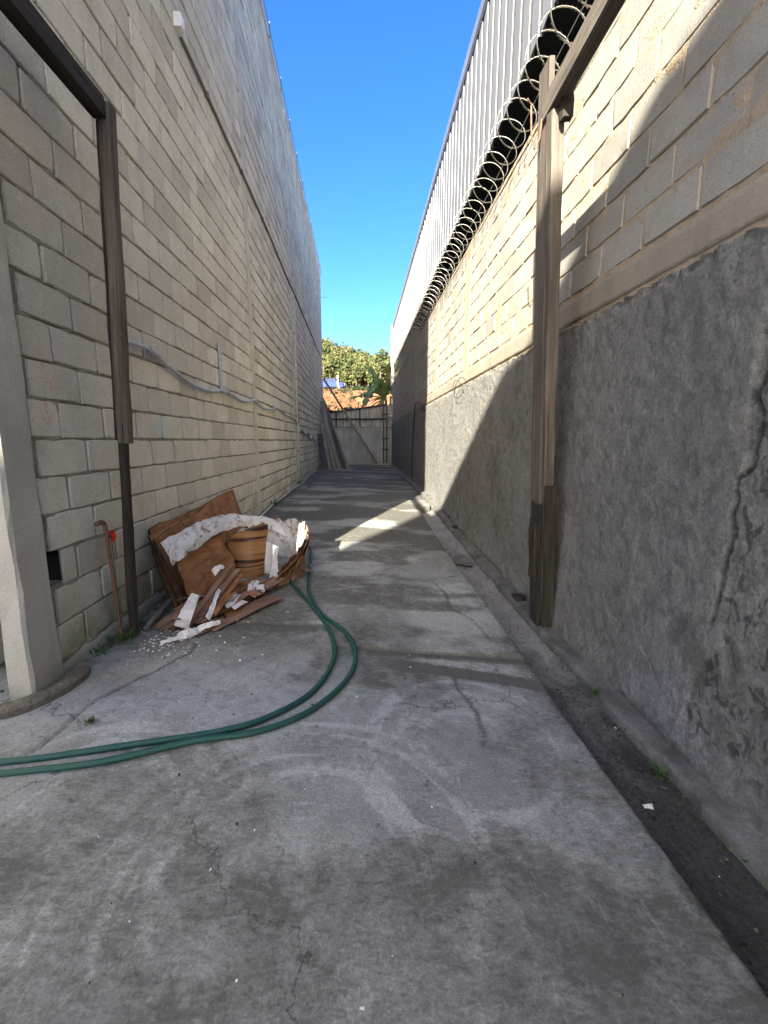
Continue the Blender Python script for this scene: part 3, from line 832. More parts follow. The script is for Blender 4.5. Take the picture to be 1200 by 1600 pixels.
mb = MB()   # dark recess under the cladding: back wall, soffit and floor
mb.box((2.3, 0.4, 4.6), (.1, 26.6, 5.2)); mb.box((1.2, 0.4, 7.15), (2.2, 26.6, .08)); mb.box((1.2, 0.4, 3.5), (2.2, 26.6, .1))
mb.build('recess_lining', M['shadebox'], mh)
mb = MB(); mb.box((1.15, 13.80, 3.6), (2.3, .12, 7.1)); mb.build('end_wall', M['farwall'], mh)

# ------------------------------------------------------------------ building behind the viewpoint (its roofline shades the yard)
YB = -9.0
wb = empty('yard_building', (-7.5, YB, 0))
tag(wb, 'grey rendered building across the yard behind the viewpoint', 'building')
dx = (YB + 2.5) * .388; dz = -(YB + 2.5) * .4775
roof = [(.95, 5.36), (-.30, 5.34), (-.42, 5.46), (-.60, 5.40), (-1.12, 5.27), (-1.28, 5.40), (-1.70, 5.30), (-2.68, 5.03), (-2.94, 4.22), (-3.2, 3.62), (-3.52, 3.40), (-7, 3.2)]
roof = [(x + dx + 7.5, z + dz) for x, z in roof]
poly = [(roof[0][0], -.4)] + roof + [(roof[-1][0], -.4)]
mb = MB()
fr = [mb.vert((x, 0, z)) for x, z in poly]; bk = [mb.vert((x, -5, z)) for x, z in poly]
mb.face(*fr); mb.face(*bk[::-1])
for k in range(len(poly)):
    k2 = (k + 1) % len(poly); mb.face(fr[k], bk[k], bk[k2], fr[k2])
mb.build('wall', M['pilaster'], wb)

# ------------------------------------------------------------------ timber helpers
def board(name, p0, p1, w, t, mat, parent=None, up=(0, 1, 0), taper=1.0, jit=.004, segs=6, seed=0, bend=(0, 0)):
    """a sawn piece running p0 -> p1; local Z is its length, w lies across `up`, t along it"""
    rg = random.Random(seed * 131 + len(name))
    p0 = Vector(p0); p1 = Vector(p1); L = (p1 - p0).length
    z = (p1 - p0).normalized(); y = Vector(up); y = (y - z * y.dot(z)).normalized(); x = y.cross(z)
    mb = MB(); ring = []
    ch = min(w, t) * .10
    base = [(-w / 2 + ch, -t / 2), (w / 2 - ch, -t / 2), (w / 2, -t / 2 + ch), (w / 2, t / 2 - ch), (w / 2 - ch, t / 2), (-w / 2 + ch, t / 2), (-w / 2, t / 2 - ch), (-w / 2, -t / 2 + ch)]
    for k in range(segs + 1):
        f = k / segs; sc = 1 + (taper - 1) * f
        bx_ = bend[0] * math.sin(f * math.pi); by_ = bend[1] * math.sin(f * math.pi)
        ez = rg.uniform(-.012, .012) if k in (0, segs) else 0
        ring.append([mb.vert((bx_ + px * sc + rg.uniform(-jit, jit), by_ + py * sc + rg.uniform(-jit, jit), f * L + (rg.uniform(-.006, .006) if k in (0, segs) else 0))) for px, py in base])
    for a, c in zip(ring[:-1], ring[1:]):
        for k in range(8): mb.face(a[k], a[(k + 1) % 8], c[(k + 1) % 8], c[k])
    mb.face(*ring[0][::-1]); mb.face(*ring[-1])
    o = mb.build(name, mat, parent, p0 - (Vector(parent.location) if parent else Vector()))
    o.rotation_mode = 'QUATERNION'
    o.rotation_quaternion = Matrix((x, y, z)).transposed().to_quaternion()
    return o

# ------------------------------------------------------------------ left timber frame
lf = empty('wooden_post', (-1.53, 2.78, .08))
tag(lf, 'weathered wooden post with a top beam standing against the left block wall', 'timber post')
board('post', (-1.497, 2.80, 1.345), (-1.425, 2.80, 3.20), .068, .065, M['wood_l'], lf, seed=1, segs=10)
board('lower_post', (-1.545, 2.765, .03), (-1.504, 2.80, 1.52), .044, .05, M['wood_d'], lf, seed=2, segs=10, jit=.006)
board('side_strip', (-1.538, 2.80, 1.36), (-1.467, 2.80, 3.11), .016, .06, M['wood_d'], lf, seed=3, segs=8)
board('beam', (-1.452, 2.76, 3.165), (-1.56, -2.3, 3.24), .075, .115, M['wood_d'], lf, up=(0, 0, 1), seed=4, segs=8)
board('rear_post', (-1.60, -2.25, .0), (-1.57, -2.25, 3.20), .09, .09, M['wood_l'], lf, seed=14, segs=6)
mb = MB(); mb.tube([(0, 0, 0), (.03, -.02, .01)], .003, 6); adopt(mb.build('nail', M['rust'], None, (-1.44, 2.74, 1.96)), lf)

# ------------------------------------------------------------------ right timber frame
rf = empty('wooden_post', (1.35, 3.13, -.05))
tag(rf, 'tall wooden post with a roof beam leaning off the right plaster wall', 'timber post')
board('post', (1.372, 3.12, -.045), (1.076, 2.705, 3.17), .072, .085, M['wood_r'], rf, seed=5, segs=14)
board('back_plank', (1.292, 3.14, .30), (1.044, 2.79, 3.46), .030, .16, M['wood_r'], rf, seed=6, segs=12)
board('lower_cheek', (1.375, 3.062, -.048), (1.272, 2.915, 1.05), .075, .03, M['wood_d'], rf, seed=7, segs=8)
board('lower_plank', (1.318, 3.15, -.048), (1.229, 3.03, .92), .028, .15, M['wood_d'], rf, seed=17, segs=8)
board('cleat', (1.268, 3.10, .33), (1.226, 3.04, .79), .05, .10, M['wood_d'], rf, seed=8, segs=5, jit=.007)
board('beam', (1.070, 2.80, 3.235), (1.054, -2.3, 3.265), .075, .12, M['wood_r'], rf, up=(0, 0, 1), seed=9, segs=10)
board('rear_post', (1.12, -2.25, -.12), (1.06, -2.25, 3.22), .09, .09, M['wood_r'], rf, seed=15, segs=6)
board('beam_block', (1.108, 2.63, 3.09), (1.10, 2.63, 3.21), .06, .055, M['wood_d'], rf, seed=10, segs=3)
mb = MB(); mb.tube([(0, 0, 0), (.03, .02, -.02), (.04, .02, -.18), (.06, .015, -.24), (.085, .01, -.20), (.09, .0, -.1)], .005, 6)
adopt(mb.build('wire_hook', M['rust'], None, (.945, 2.80, 3.30)), rf)

# ------------------------------------------------------------------ razor wire
rz = empty('razor_wire', (1.40, 3, 3.97))
tag(rz, 'coil of galvanised razor wire along the top of the right wall', 'razor wire')
ZO = Vector(rz.location)
wire = MB(); barb = MB(); rg = random.Random(4)
PIT = .225; R0 = .158; pts = []; y0 = .9
N = int((20.7 - y0) / PIT)
loops = []
yc = y0
for i in range(N):
    st = PIT * rg.uniform(.85, 1.15); loops.append((yc, st, R0 * rg.uniform(.93, 1.06), rg.uniform(-.02, .02), rg.uniform(-.02, .012))); yc += st
npl = 28
for i in range(N - 1):
    ya, st, ra, xa, za = loops[i]; yb2, st2, rb, xb, zb2 = loops[i + 1]
    for k in range(npl):
        f = k / npl; a = 2 * math.pi * f + math.pi / 2
        r = ra + (rb - ra) * f
        e = f * f * (3 - 2 * f)
        pts.append(Vector((1.395 - .0104 * ya + xa + (xb - xa) * f + r * math.cos(a), ya + st * (.25 * f + .75 * e), 4.150 + za + (zb2 - za) * f + r * math.sin(a))))
prev = None; axial = Vector((0, 1, 0))
for i in range(len(pts)):
    p = pts[i]; t = (pts[min(i + 1, len(pts) - 1)] - pts[max(i - 1, 0)]).normalized()
    rad = Vector((p.x - 1.395 + .0104 * p.y, 0, p.z - 4.150)); rad = (rad - t * rad.dot(t)).normalized(); ax = t.cross(rad).normalized()
    q = p - ZO; w_ = .0055; h_ = .0011
    cur = [wire.vert(q + ax * sx * w_ + rad * sr * h_) for sx, sr in ((-1, -1), (1, -1), (1, 1), (-1, 1))]
    if prev:
        for k in range(4): wire.face(prev[k], prev[(k + 1) % 4], cur[(k + 1) % 4], cur[k])
    prev = cur
    if i % 2 == 0 and 0 < i < len(pts) - 1:
        w_ = .0085; l_ = .016; c_ = q + rad * .0012
        ids = [barb.vert(c_ + t * dx_ + ax * dy_) for dx_, dy_ in ((-l_, 0), (-l_ * 1.3, w_ * 1.9), (-l_ * .25, w_ * .7), (l_ * .25, w_ * .7), (l_ * 1.3, w_ * 1.9), (l_, 0), (l_ * 1.3, -w_ * 1.9), (l_ * .25, -w_ * .7), (-l_ * .25, -w_ * .7), (-l_ * 1.3, -w_ * 1.9))]
        barb.face(ids[0], ids[1], ids[2], ids[8], ids[9]); barb.face(ids[2], ids[3], ids[7], ids[8]); barb.face(ids[3], ids[4], ids[5], ids[6], ids[7])
wire.build('coil', M['gal'], rz)
tag(barb.build('barbs', M['gal'], rz), kind='stuff')
mb = MB(); mb.tube([Vector((1.39 - .0104 * y, y, 3.985 + .012 * math.sin(y * 2.3))) - ZO for y in np.linspace(.9, 20.6, 70)], .0028, 5, caps=False)
mb.build('support_wire', M['gal'], rz)

# ------------------------------------------------------------------ services on the left wall
def lwx(y, off): return float(xleft(y)) + off
t = empty('corrugated_conduit', (-1.65, 3.4, 2.0))
tag(t, 'grey flexible conduit sagging along the left wall below a bracket', 'conduit')
def conduit(parent, ctrl, r, mat, name, rib=True, per=.022, n=8):
    P = []
    for a, c in zip(ctrl[:-1], ctrl[1:]):
        a = Vector(a); c = Vector(c); m = max(2, int((c - a).length / per))
        for k in range(m): P.append(a + (c - a) * (k / m))
    P.append(Vector(ctrl[-1]))
    rr = [r * (1 + (.09 if (k % 2) else -.04)) if rib else r for k in range(len(P))]
    mb = MB(); mb.tube([p - Vector(parent.location) for p in P], r, n, radii=rr)
    return mb.build(name, mat, parent, smooth=not rib)
def smoothpath(ctrl, n=8):
    c = [Vector(p) for p in ctrl]; c = [c[0] * 2 - c[1]] + c + [c[-1] * 2 - c[-2]]; out_ = []
    for i in range(1, len(c) - 2):
        for k in range(n):
            f = k / n; p0, p1, p2, p3 = c[i - 1:i + 3]
            out_.append(.5 * ((2 * p1) + (p2 - p0) * f + (2 * p0 - 5 * p1 + 4 * p2 - p3) * f * f + (3 * p1 - p0 - 3 * p2 + p3) * f ** 3))
    out_.append(c[-2]); return out_
cp = smoothpath([(-1.70, 3.02, 2.0), (-1.635, 3.08, 2.015), (-1.632, 3.45, 2.045), (-1.635, 3.85, 1.965), (-1.635, 4.36, 1.885), (-1.635, 4.85, 1.885), (-1.64, 5.21, 1.935), (-1.64, 5.34, 1.945), (-1.64, 5.9, 1.89), (-1.64, 6.3, 1.90), (-1.64, 6.65, 1.95), (-1.64, 7.2, 1.88), (-1.655, 7.8, 1.90), (-1.675, 8.4, 1.97), (-1.69, 8.9, 1.96), (-1.70, 9.6, 1.90), (-1.715, 10.5, 1.90), (-1.735, 11.3, 1.80)], 8)
conduit(t, cp, .0155, M['pvc'], 'flexible_pipe')
mb = MB(); mb.tube([Vector((-1.632, 3.5, 2.043)) - Vector(t.location), Vector((-1.633, 3.66, 2.02)) - Vector(t.location)], .024, 10); mb.build('sleeve', M['pvc'], t)
o = empty('wall_bracket', (-1.655, 5.24, 1.95)); tag(o, 'upright grey metal strut holding the sagging conduit on the left wall', 'bracket')
mb = MB(); mb.box((.006, -.02, .25), (.02, .045, .50)); mb.build('strut', M['pvc'], o)
mb = MB(); mb.box((.02, .01, -.005), (.05, .10, .075)); mb.build('clamp', M['pvc'], o)
o = empty('junction_box', (-1.65, 4.60, 5.05)); tag(o, 'small white junction box high on the left wall', 'junction box')
mb = MB(); mb.box((0.005, 0, 0), (.06, .08, .11)); mb.build('housing', M['white'], o)
mb = MB(); mb.box((.039, 0, 0), (.010, .066, .095)); mb.build('lid', M['white'], o)
t = empty('electrical_conduit', (-1.66, 4.65, 4.96)); tag(t, 'thin pale conduit running level high along the left wall from a white box', 'conduit')
cp = [(lwx(y, .020), y, 4.965 + .012 * math.sin(y * 1.7) - .05 * max(0, (y - 12) / 7)) for y in np.linspace(4.66, 19.3, 60)]
conduit(t, cp, .0155, M['pvcd'], 'pipe', rib=False, per=.2)
for y in np.arange(5.3, 19, 1.3):
    mb = MB(); mb.box((lwx(y, .018) + 1.66, y - 4.65, 4.963 + .012 * math.sin(y * 1.7) - .05 * max(0, (y - 12) / 7) - 4.96), (.045, .025, .05)); mb.build('clip', M['pvcd'], t)
t = empty('downpipe', (-1.745, 11.42, .2)); tag(t, 'upright pale conduit pipe fixed to the middle of the left wall', 'pipe')
mb = MB(); mb.tube([(0, 0, 0), (0, 0, 4.72)], .024, 10); mb.build('pipe', M['pvcp'], t, smooth=True)
for z in (.9, 1.62, 2.7, 3.8):
    mb = MB(); mb.box((-.012, 0, z), (.06, .075, .04)); mb.build('strap', M['pvcd'], t)
mb = MB(); mb.box((.0, .11, 2.05), (.03, .045, .95)); mb.build('cover_strip', M['pvcd'], t)
mb = MB(); mb.tube([(0, .0, 0), (.0, .02, 1.6)], .033, 10); mb.build('sleeve', M['pvc'], t, smooth=True)
t = empty('loose_cable_duct', (-1.77, 12, 1.6)); tag(t, 'wavy grey cable duct on the far end of the left wall', 'conduit')
cp = smoothpath([(lwx(11.5, .03), 11.5, 1.62), (lwx(12, .03), 12.0, 1.66), (lwx(12.8, .03), 12.8, 1.55), (lwx(13.5, .03), 13.5, 1.60), (lwx(14.3, .03), 14.3, 1.42), (lwx(14.9, .03), 14.9, 1.52), (lwx(15.6, .05), 15.6, 1.30), (lwx(16.1, .12), 16.1, 1.33)], 8)
conduit(t, cp, .022, M['pvc'], 'flexible_pipe', per=.05)
t = empty('drain_pipe', (-1.82, 14.6, .2)); tag(t, 'short pale upright pipe near the far end of the left wall', 'pipe')
mb = MB(); mb.tube([(0, 0, 0), (0, 0, 1.05)], .022, 8); mb.build('pipe', M['pvcp'], t, smooth=True)
mb = MB(); mb.box((0, 0, .75), (.06, .05, .03)); mb.build('clip', M['pvcd'], t)

# rusty standpipe with red tap
t = empty('standpipe', (-1.60, 2.72, .06)); tag(t, 'rusty water pipe with a red tap beside the left wooden post', 'standpipe')
P = smoothpath([(0, 0, 0), (-.005, -.005, .3), (-.015, -.01, .62), (-.02, -.012, .74), (-.022, -.02, .79), (-.025, -.045, .805), (-.03, -.085, .80)], 6)
mb = MB(); mb.tube(P, .0115, 10, radii=[.0115 if p.z < .70 else .0145 for p in P]); mb.build('pipe', M['rust'], t, smooth=True)
mb = MB(); mb.tube([(-.02, .0, .70), (-.018, .035, .70)], .009, 8); mb.build('tap_stem', M['rust'], t)
mb = MB(); mb.box((-.016, .045, .70), (.02, .016, .075), jit=.002); mb.box((-.016, .043, .70), (.045, .02, .03), jit=.002); mb.build('tap_handle', M['red'], t)
mb = MB(); mb.tube([(-.03, .055, .68), (-.035, .065, .35), (-.03, .075, .10)], .0035, 5); mb.build('wire', M['pvcd'], t)

k = NT('dusty_green_rubber', .5, .4); p = k.pos(); hn = k.noise(p, 22, 5, .7); hs = k.noise(k.map(p, loc=(3, 3, 3)), 120, 3, .6)
cc = k.mix(k.mr(hn, .45, .7, 0, .5), (.003, .058, .042), (.05, .085, .068)); cc = k.mix(k.mr(hs, .6, .7, 0, .35), cc, (.12, .125, .11))
M['hose'] = k.done(cc, k.bump(hs, .4, .002), k.mr(hn, .3, .7, .38, .7))
# garden hose (one hose lying doubled)
hz_ = .022
def fl(x, y, h=.014): return Vector((x, y, float(zfloor(x, y)) + h))
h1 = [(-1.95, 1.60), (-1.46, 1.60), (-1.01, 1.70), (-.66, 1.78), (-.46, 1.90), (-.28, 2.12), (-.20, 2.47), (-.26, 2.84), (-.47, 3.34), (-.73, 3.88), (-1.0, 4.3)]
h2 = [(-1.95, 1.45), (-1.41, 1.54), (-1.08, 1.60), (-.76, 1.715), (-.50, 1.785), (-.29, 1.93), (-.13, 2.18), (-.07, 2.46), (-.14, 2.79), (-.35, 3.14), (-.50, 3.62), (-.57, 4.3), (-.66, 4.95), (-.90, 5.50), (-1.22, 5.62), (-1.45, 5.3)]
loop = h1[::-1] + [(-2.15, 1.56), (-2.2, 1.52), (-2.15, 1.46)] + h2
P = smoothpath([fl(x, y, .016 + (.006 if i % 5 == 2 else 0)) for i, (x, y) in enumerate(loop)], 10)
k0 = min(range(len(P)), key=lambda i: (P[i] - Vector((-.66, 1.775, .1))).length)
mb = MB(); mb.tube(P, .0145, 10)
for i, v in enumerate(mb.v):
    x, y, z = v
o = mb.build('garden_hose', M['hose'], None, smooth=True)
tag(o, 'dark green garden hose lying doubled across the near concrete floor', 'hose')
# pale hose along the foot of the left wall
P = smoothpath([(lwx(y, dx_), y, float(zfloor(-1.6, y)) + .014) for y, dx_ in ((5.1, .22), (5.7, .16), (6.4, .08), (6.9, .06), (7.8, .05), (9.0, .06), (10.2, .05), (11.4, .09), (13, .06), (15.8, .06))], 6)
mb = MB(); mb.tube(P, .017, 8); o = mb.build('water_pipe', M['cream'], None, smooth=True); tag(o, 'cream plastic pipe lying along the foot of the left wall', 'pipe')

# ------------------------------------------------------------------ broken veneer panels
def sheet(name, S, mats, parent=None, th=.006, ragged=0.0, seed=0, flip=True, crumple=.05):
    """S[i][j] surface points (front side = mats[0], back = mats[1]); closed with thickness"""
    if flip: S = S[::-1]
    rg = random.Random(seed); n = len(S); m = len(S[0]); mb = MB()
    A = [[Vector(p) for p in r] for r in S]
    if ragged:
        def rag(k):
            v = float(fbm(np.array(k * .45 + seed * 3.7), np.array(seed * 1.3), 7, 3)) - .5
            return ragged * (2.2 * v + (rg.uniform(.3, .9) if rg.random() < .12 else 0) + rg.uniform(-.12, .12))
        for i in range(n):
            A[i][0] += (A[i][1] - A[i][0]) * rag(i); A[i][-1] += (A[i][-2] - A[i][-1]) * rag(i + 50)
        for j in range(m):
            A[0][j] += (A[1][j] - A[0][j]) * rag(j + 90); A[-1][j] += (A[-2][j] - A[-1][j]) * rag(j + 140)
    for i in range(n):
        for j in range(m):
            A[i][j] += Vector((1, .4, .6)) * crumple * (float(fbm(np.array(i * .55 + seed), np.array(j * .55), 9, 3)) - .5)
    f = []; g = []
    for i in range(n):
        fr, gr = [], []
        for j in range(m):
            du = A[min(i + 1, n - 1)][j] - A[max(i - 1, 0)][j]; dv = A[i][min(j + 1, m - 1)] - A[i][max(j - 1, 0)]
            nn = du.cross(dv); nn = nn.normalized() if nn.length > 1e-9 else Vector((0, 0, 1))
            fr.append(mb.vert(A[i][j])); gr.append(mb.vert(A[i][j] - nn * th))
        f.append(fr); g.append(gr)
    for i in range(n - 1):
        for j in range(m - 1):
            mb.mi = 0; mb.face(f[i][j], f[i + 1][j], f[i + 1][j + 1], f[i][j + 1])
            mb.mi = 1; mb.face(g[i][j + 1], g[i + 1][j + 1], g[i + 1][j], g[i][j])
    mb.mi = len(mats) - 1
    for i in range(n - 1):
        mb.face(f[i][0], g[i][0], g[i + 1][0], f[i + 1][0]); mb.face(f[i][-1], f[i + 1][-1], g[i + 1][-1], g[i][-1])
    for j in range(m - 1):
        mb.face(f[0][j], f[0][j + 1], g[0][j + 1], g[0][j]); mb.face(f[-1][j], g[-1][j], g[-1][j + 1], f[-1][j + 1])
    cx = sum((Vector(v) for v in mb.v), Vector()) / len(mb.v); cx.z = min(v[2] for v in mb.v)
    mb.v = [tuple(Vector(v) - cx) for v in mb.v]
    return mb.build(name, mats, parent, cx if parent is None else cx - Vector(parent.location))
def bil(a, b2, c, d, n, m):
    """quad a-b (first row) d-c (last row)"""
    a, b2, c, d = map(Vector, (a, b2, c, d)); out_ = []
    for i in range(n):
        f = i / (n - 1); out_.append([(a.lerp(b2, j / (m - 1))).lerp(d.lerp(c, j / (m - 1)), f) for j in range(m)])
    return out_
GP = 'panels of the broken veneer heap'
VM = [M['veneer'], M['boardedge'], M['boardedge']]
# panels standing against the wall
for i, (xb, xt, y0, y1, h0, h1_, lab) in enumerate((
        (-1.47, -1.640, 3.24, 5.42, .60, .60, 'innermost brown panel leaning against the left block wall'),
        (-1.44, -1.618, 3.23, 4.70, .565, .58, 'second brown panel leaning in the heap, its end broken'),
        (-1.40, -1.590, 3.22, 4.30, .53, .57, 'dark-ended panel standing third from the wall in the heap'))):
    zb = .10
    S = bil((xb, y0, zb), (xb, y1, zb + .06), (xt, y1 + .05, zb + .06 + h1_), (xt, y0 + .02, zb + h0), 5, 12)
    for r_ in S:
        for q, p in enumerate(r_): p.x += .008 * math.sin(q * .4 + i)
    o = sheet('broken_veneer_sheet', [list(r_) for r_ in S], VM, th=.016, ragged=.12, seed=i + 3)
    tag(o, lab, 'panel', GP)
for i, (y0, dy, x0, h) in enumerate(((3.30, .02, -1.555, .46), (3.27, .05, -1.50, .40), (3.33, .0, -1.60, .52))):
    o = sheet('board_offcut', bil((x0 + .04, y0, .10), (x0 + .10, y0 + .45, .12), (x0 + .02, y0 + .40, .12 + h), (x0 - .03, y0 + dy, .1 + h), 4, 4), [M['boardedge'], M['boardedge']], th=.018, ragged=.2, seed=i + 30)
    tag(o, ('blackened board end nearest the wooden post in the heap', 'blackened offcut leaning between the panels', 'blackened offcut tight against the block wall')[i], 'board', 'blackened boards in the heap')
k = NT('peeling_white', .75, .25); p = k.pos()
n1_ = k.noise(k.map(p, scale=(14, 5, 14)), 1.0, 5, .7, .8); n2_ = k.noise(p, 9, 4, .6)
cc = k.mix(k.mr(n2_, .4, .7), (.66, .65, .62), (.50, .49, .46)); cc = k.mix(k.mr(n1_, .56, .60, 0, .9), cc, (.24, .13, .07)); cc = k.mix(k.mr(n1_, .545, .56, 0, .5), cc, (.35, .32, .28))
M['peel'] = k.done(cc, k.bump(n1_, .6, .006))
# big brown facing panel, leaning
S = bil((-1.27, 3.10, .10), (-1.17, 3.82, .13), (-1.355, 4.02, .60), (-1.43, 3.12, .60), 9, 12)
for i, r_ in enumerate(S):
    for j, p in enumerate(r_): p.x -= .035 * math.sin(j / 11 * math.pi); p.z += .01 * math.sin(j * .8)
o = sheet('broken_veneer_sheet', S, [M['veneer'], M['boardedge'], M['boardedge']], th=.008, ragged=.18, seed=9)
tag(o, 'large warm-brown veneer panel facing the alley in the heap', 'panel', GP)
# peeled white sheet sweeping over the top and curling round to the right
random.seed(5)
ctr = smoothpath([(-1.44, 3.02, .655), (-1.415, 3.3, .675), (-1.39, 3.7, .69), (-1.355, 4.15, .665), (-1.24, 4.5, .60), (-1.05, 4.68, .53), (-.86, 4.68, .45), (-.73, 4.55, .385)], 7)
S = []
for i, p in enumerate(ctr):
    f = i / (len(ctr) - 1)
    wd = .18 * (1 - .35 * f) + .012 * (random.random() - .5)
    out_dir = Vector((.42 + .25 * f, -.18 * f, -.9 + .15 * f)).normalized() if f < .45 else Vector((.15 - .5 * (f - .45), -.55, -.75)).normalized()
    S.append([p + out_dir * wd * (k / 5) + Vector((.018 * math.sin(k / 5 * math.pi), 0, .004 * math.sin(k * 1.1 + i * .6))) for k in range(6)])
o = sheet('peeled_sheet', S, [M['peel'], M['veneer2'], M['paperg']], th=.008, ragged=.35, seed=11, crumple=.028)
tag(o, 'peeled white laminate sheet sweeping over the top of the heap', 'sheet')
# curled wall of the right side: white inside, layered brown outside
for q, (off, zt, mats, lab) in enumerate(((0, .40, [M['peel'], M['veneer2'], M['veneer2']], 'grey-white curled sheet inside the right end of the heap'),
                                  (.022, .36, [M['veneer2'], M['veneer'], M['veneer2']], 'brown curled sheet wrapped round the right end of the heap'),
                                  (.044, .30, [M['veneer2'], M['veneer2'], M['veneerz']], 'outermost splintered brown curl at the right end of the heap'))):
    base = smoothpath([(-1.28, 4.42, 0), (-1.10, 4.62, 0), (-.88, 4.62, 0), (-.70, 4.42, 0), (-.645, 4.15, 0), (-.70, 3.90, 0), (-.80, 3.72, 0)], 6)
    base = base[q * 4:]
    S = []
    for i, p in enumerate(base):
        f = i / (len(base) - 1); c = Vector((-.98, 4.2, 0)); d = (p - c).normalized()
        top_ = zt + .14 * math.sin(min(1, f * 1.0) * math.pi) * (1 - f) - .20 * max(0, f - .55) / .45
        S.append([p + d * (off + .05 * (k / 4) - .03 * math.sin(k / 4 * math.pi)) + Vector((0, 0, .085 + (top_ - .05 + .015 * math.sin(i * 2.1 + q)) * k / 4)) for k in range(5)])
    o = sheet('curled_sheet', S, mats, th=.005, ragged=.45, seed=20 + q, flip=False); tag(o, lab, 'sheet', 'curled sheets of the heap')
k = NT('banded_veneer_roll', .5, .35); p = k.pos(); z = k.sep(p)[2]
nz = k.noise(k.map(p, scale=(3, 3, 3)), 1.0, 3, .5)
bandn = k.noise(k.map(p, scale=(.9, .9, 17), rot=(.0, .12, 0)), 1.0, 3, .6)
cc = k.ramp(bandn, [(.30, (.02, .008, .005)), (.46, (.045, .018, .009)), (.50, (.25, .115, .038)), (.7, (.36, .19, .07))])
M['veneerz'] = k.done(cc)
# upright roll of banded veneer
S = []
for i in range(19):
    a = math.radians(-45 - 105 * i / 18); r = .29 + .02 * i / 18
    S.append([Vector((-1.14 + r * math.cos(a) * (.80 + .2 * k / 6), 4.24 + r * math.sin(a) * 1.1 + .09 * k / 6, .09 + (.41 + .10 * math.cos(a * 2.2 + 2.4) * (k / 6)) * k / 6)) for k in range(7)])
o = sheet('veneer_roll', S, [M['veneerz'], M['paper'], M['paper']], th=.006, ragged=.5, seed=41, crumple=.012)
tag(o, 'upright curled piece of dark-banded brown veneer inside the heap', 'veneer')
S = bil((-1.02, 4.02, .10), (-.84, 3.93, .10), (-.83, 3.98, .36), (-1.03, 4.05, .42), 6, 6)
for r_ in S:
    for j, p in enumerate(r_): p.y += .05 * math.sin(j / 5 * math.pi)
o = sheet('torn_liner', S, [M['paper'], M['paperg'], M['paper']], th=.004, ragged=.3, seed=42, crumple=.02); tag(o, 'torn white liner sheet standing right of the banded veneer curl', 'sheet')
S = bil((-.90, 3.86, .13), (-.83, 3.83, .13), (-.80, 3.93, .40), (-.86, 3.96, .42), 7, 3)
o = sheet('torn_liner', S, [M['paper'], M['paper'], M['paper']], th=.003, ragged=.5, seed=43); tag(o, 'narrow torn white strip hanging at the right of the banded curl', 'strip')
# splintered strips lying in front
strips = [
    ((-1.20, 2.93, .11), (-.76, 3.72, .16), .13, .008, 'veneer2', 'long brown splintered strip on top of the heap front'),
    ((-1.10, 2.86, .085), (-.74, 3.42, .10), .16, .007, 'veneer2', 'flat brown board piece lying lowest at the heap front'),
    ((-1.05, 3.05, .09), (-.95, 3.75, .13), .17, .007, 'veneer', 'brown board piece lying under the long strip'),
    ((-1.24, 2.88, .10), (-1.12, 3.52, .34), .045, .012, 'veneer2', 'thin brown stick propped up on the facing panel'),
    ((-1.20, 2.92, .10), (-1.06, 3.50, .31), .06, .010, 'veneer2', 'brown lath leaning beside the thin stick'),
    ((-1.15, 3.0, .10), (-1.02, 3.48, .28), .05, .010, 'veneer', 'short brown lath leaning towards the banded curl'),
    ((-1.38, 2.82, .10), (-1.10, 3.30, .17), .055, .015, 'veneer2', 'reddish lath lying at the foot of the facing panel'),
    ((-1.43, 2.86, .10), (-1.30, 3.22, .17), .05, .02, 'veneer2', 'short reddish block at the left foot of the heap'),
    ((-1.50, 2.84, .10), (-1.50, 3.22, .16), .03, .02, 'plank', 'grey stick lying between wooden post and heap'),
    ((-1.17, 2.76, .085), (-1.02, 2.98, .09), .10, .006, 'veneer2', 'brown chip board with a hole at the heap front'),
    ((-1.10, 4.55, .44), (-1.05, 5.1, .48), .02, .012, 'veneer2', 'thin brown lath sticking out past the heap'),
    ((-.70, 4.10, .16), (-.52, 4.02, .13), .035, .006, 'veneer2', 'pale splinter poking out at the right of the heap'),
    ((-.72, 3.95, .20), (-.50, 3.98, .20), .03, .005, 'plank', 'small splinter above the other at the heap right'),
]
for i, (a, c, w, th, mt, lab) in enumerate(strips):
    upv = (0, 0, 1)
    o = board('wood_strip', a, c, w, th, M[mt], None, up=upv, seed=50 + i, segs=5, jit=.006 if w > .08 else .003, taper=random.uniform(.75, 1.1))
    tag(o, lab, 'wood strip', 'splintered strips of the heap')
whites = [
    ((-1.26, 2.83, .11), (-1.19, 2.93, .30), .085, 'white pointed shard standing at the heap front'),
    ((-1.12, 2.94, .12), (-1.12, 3.2, .24), .025, 'bent white sliver beside the pointed shard'),
    ((-1.17, 2.76, .09), (-1.02, 2.90, .11), .035, 'white sliver lying at the front edge of the heap'),
    ((-1.30, 2.62, .09), (-1.16, 2.72, .09), .022, 'long thin white splinter on the floor by the heap'),
    ((-1.22, 2.70, .09), (-1.13, 2.78, .10), .06, 'squarish white chip on the floor by the heap'),
    ((-1.21, 3.35, .33), (-1.15, 3.42, .36), .045, 'small white flake on the brown facing panel'),
    ((-.78, 3.78, .14), (-.86, 3.84, .15), .03, 'white flake at the end of the long strip'),
]
for i, (a, c, w, lab) in enumerate(whites):
    o = board('white_shard', a, c, w, .004, M['paper'], None, up=(.6, -.6, .5), seed=80 + i, segs=7, jit=.009, taper=.6, bend=(.01, .02)); tag(o, lab, 'shard', 'white shards of the heap')
rg = random.Random(212)
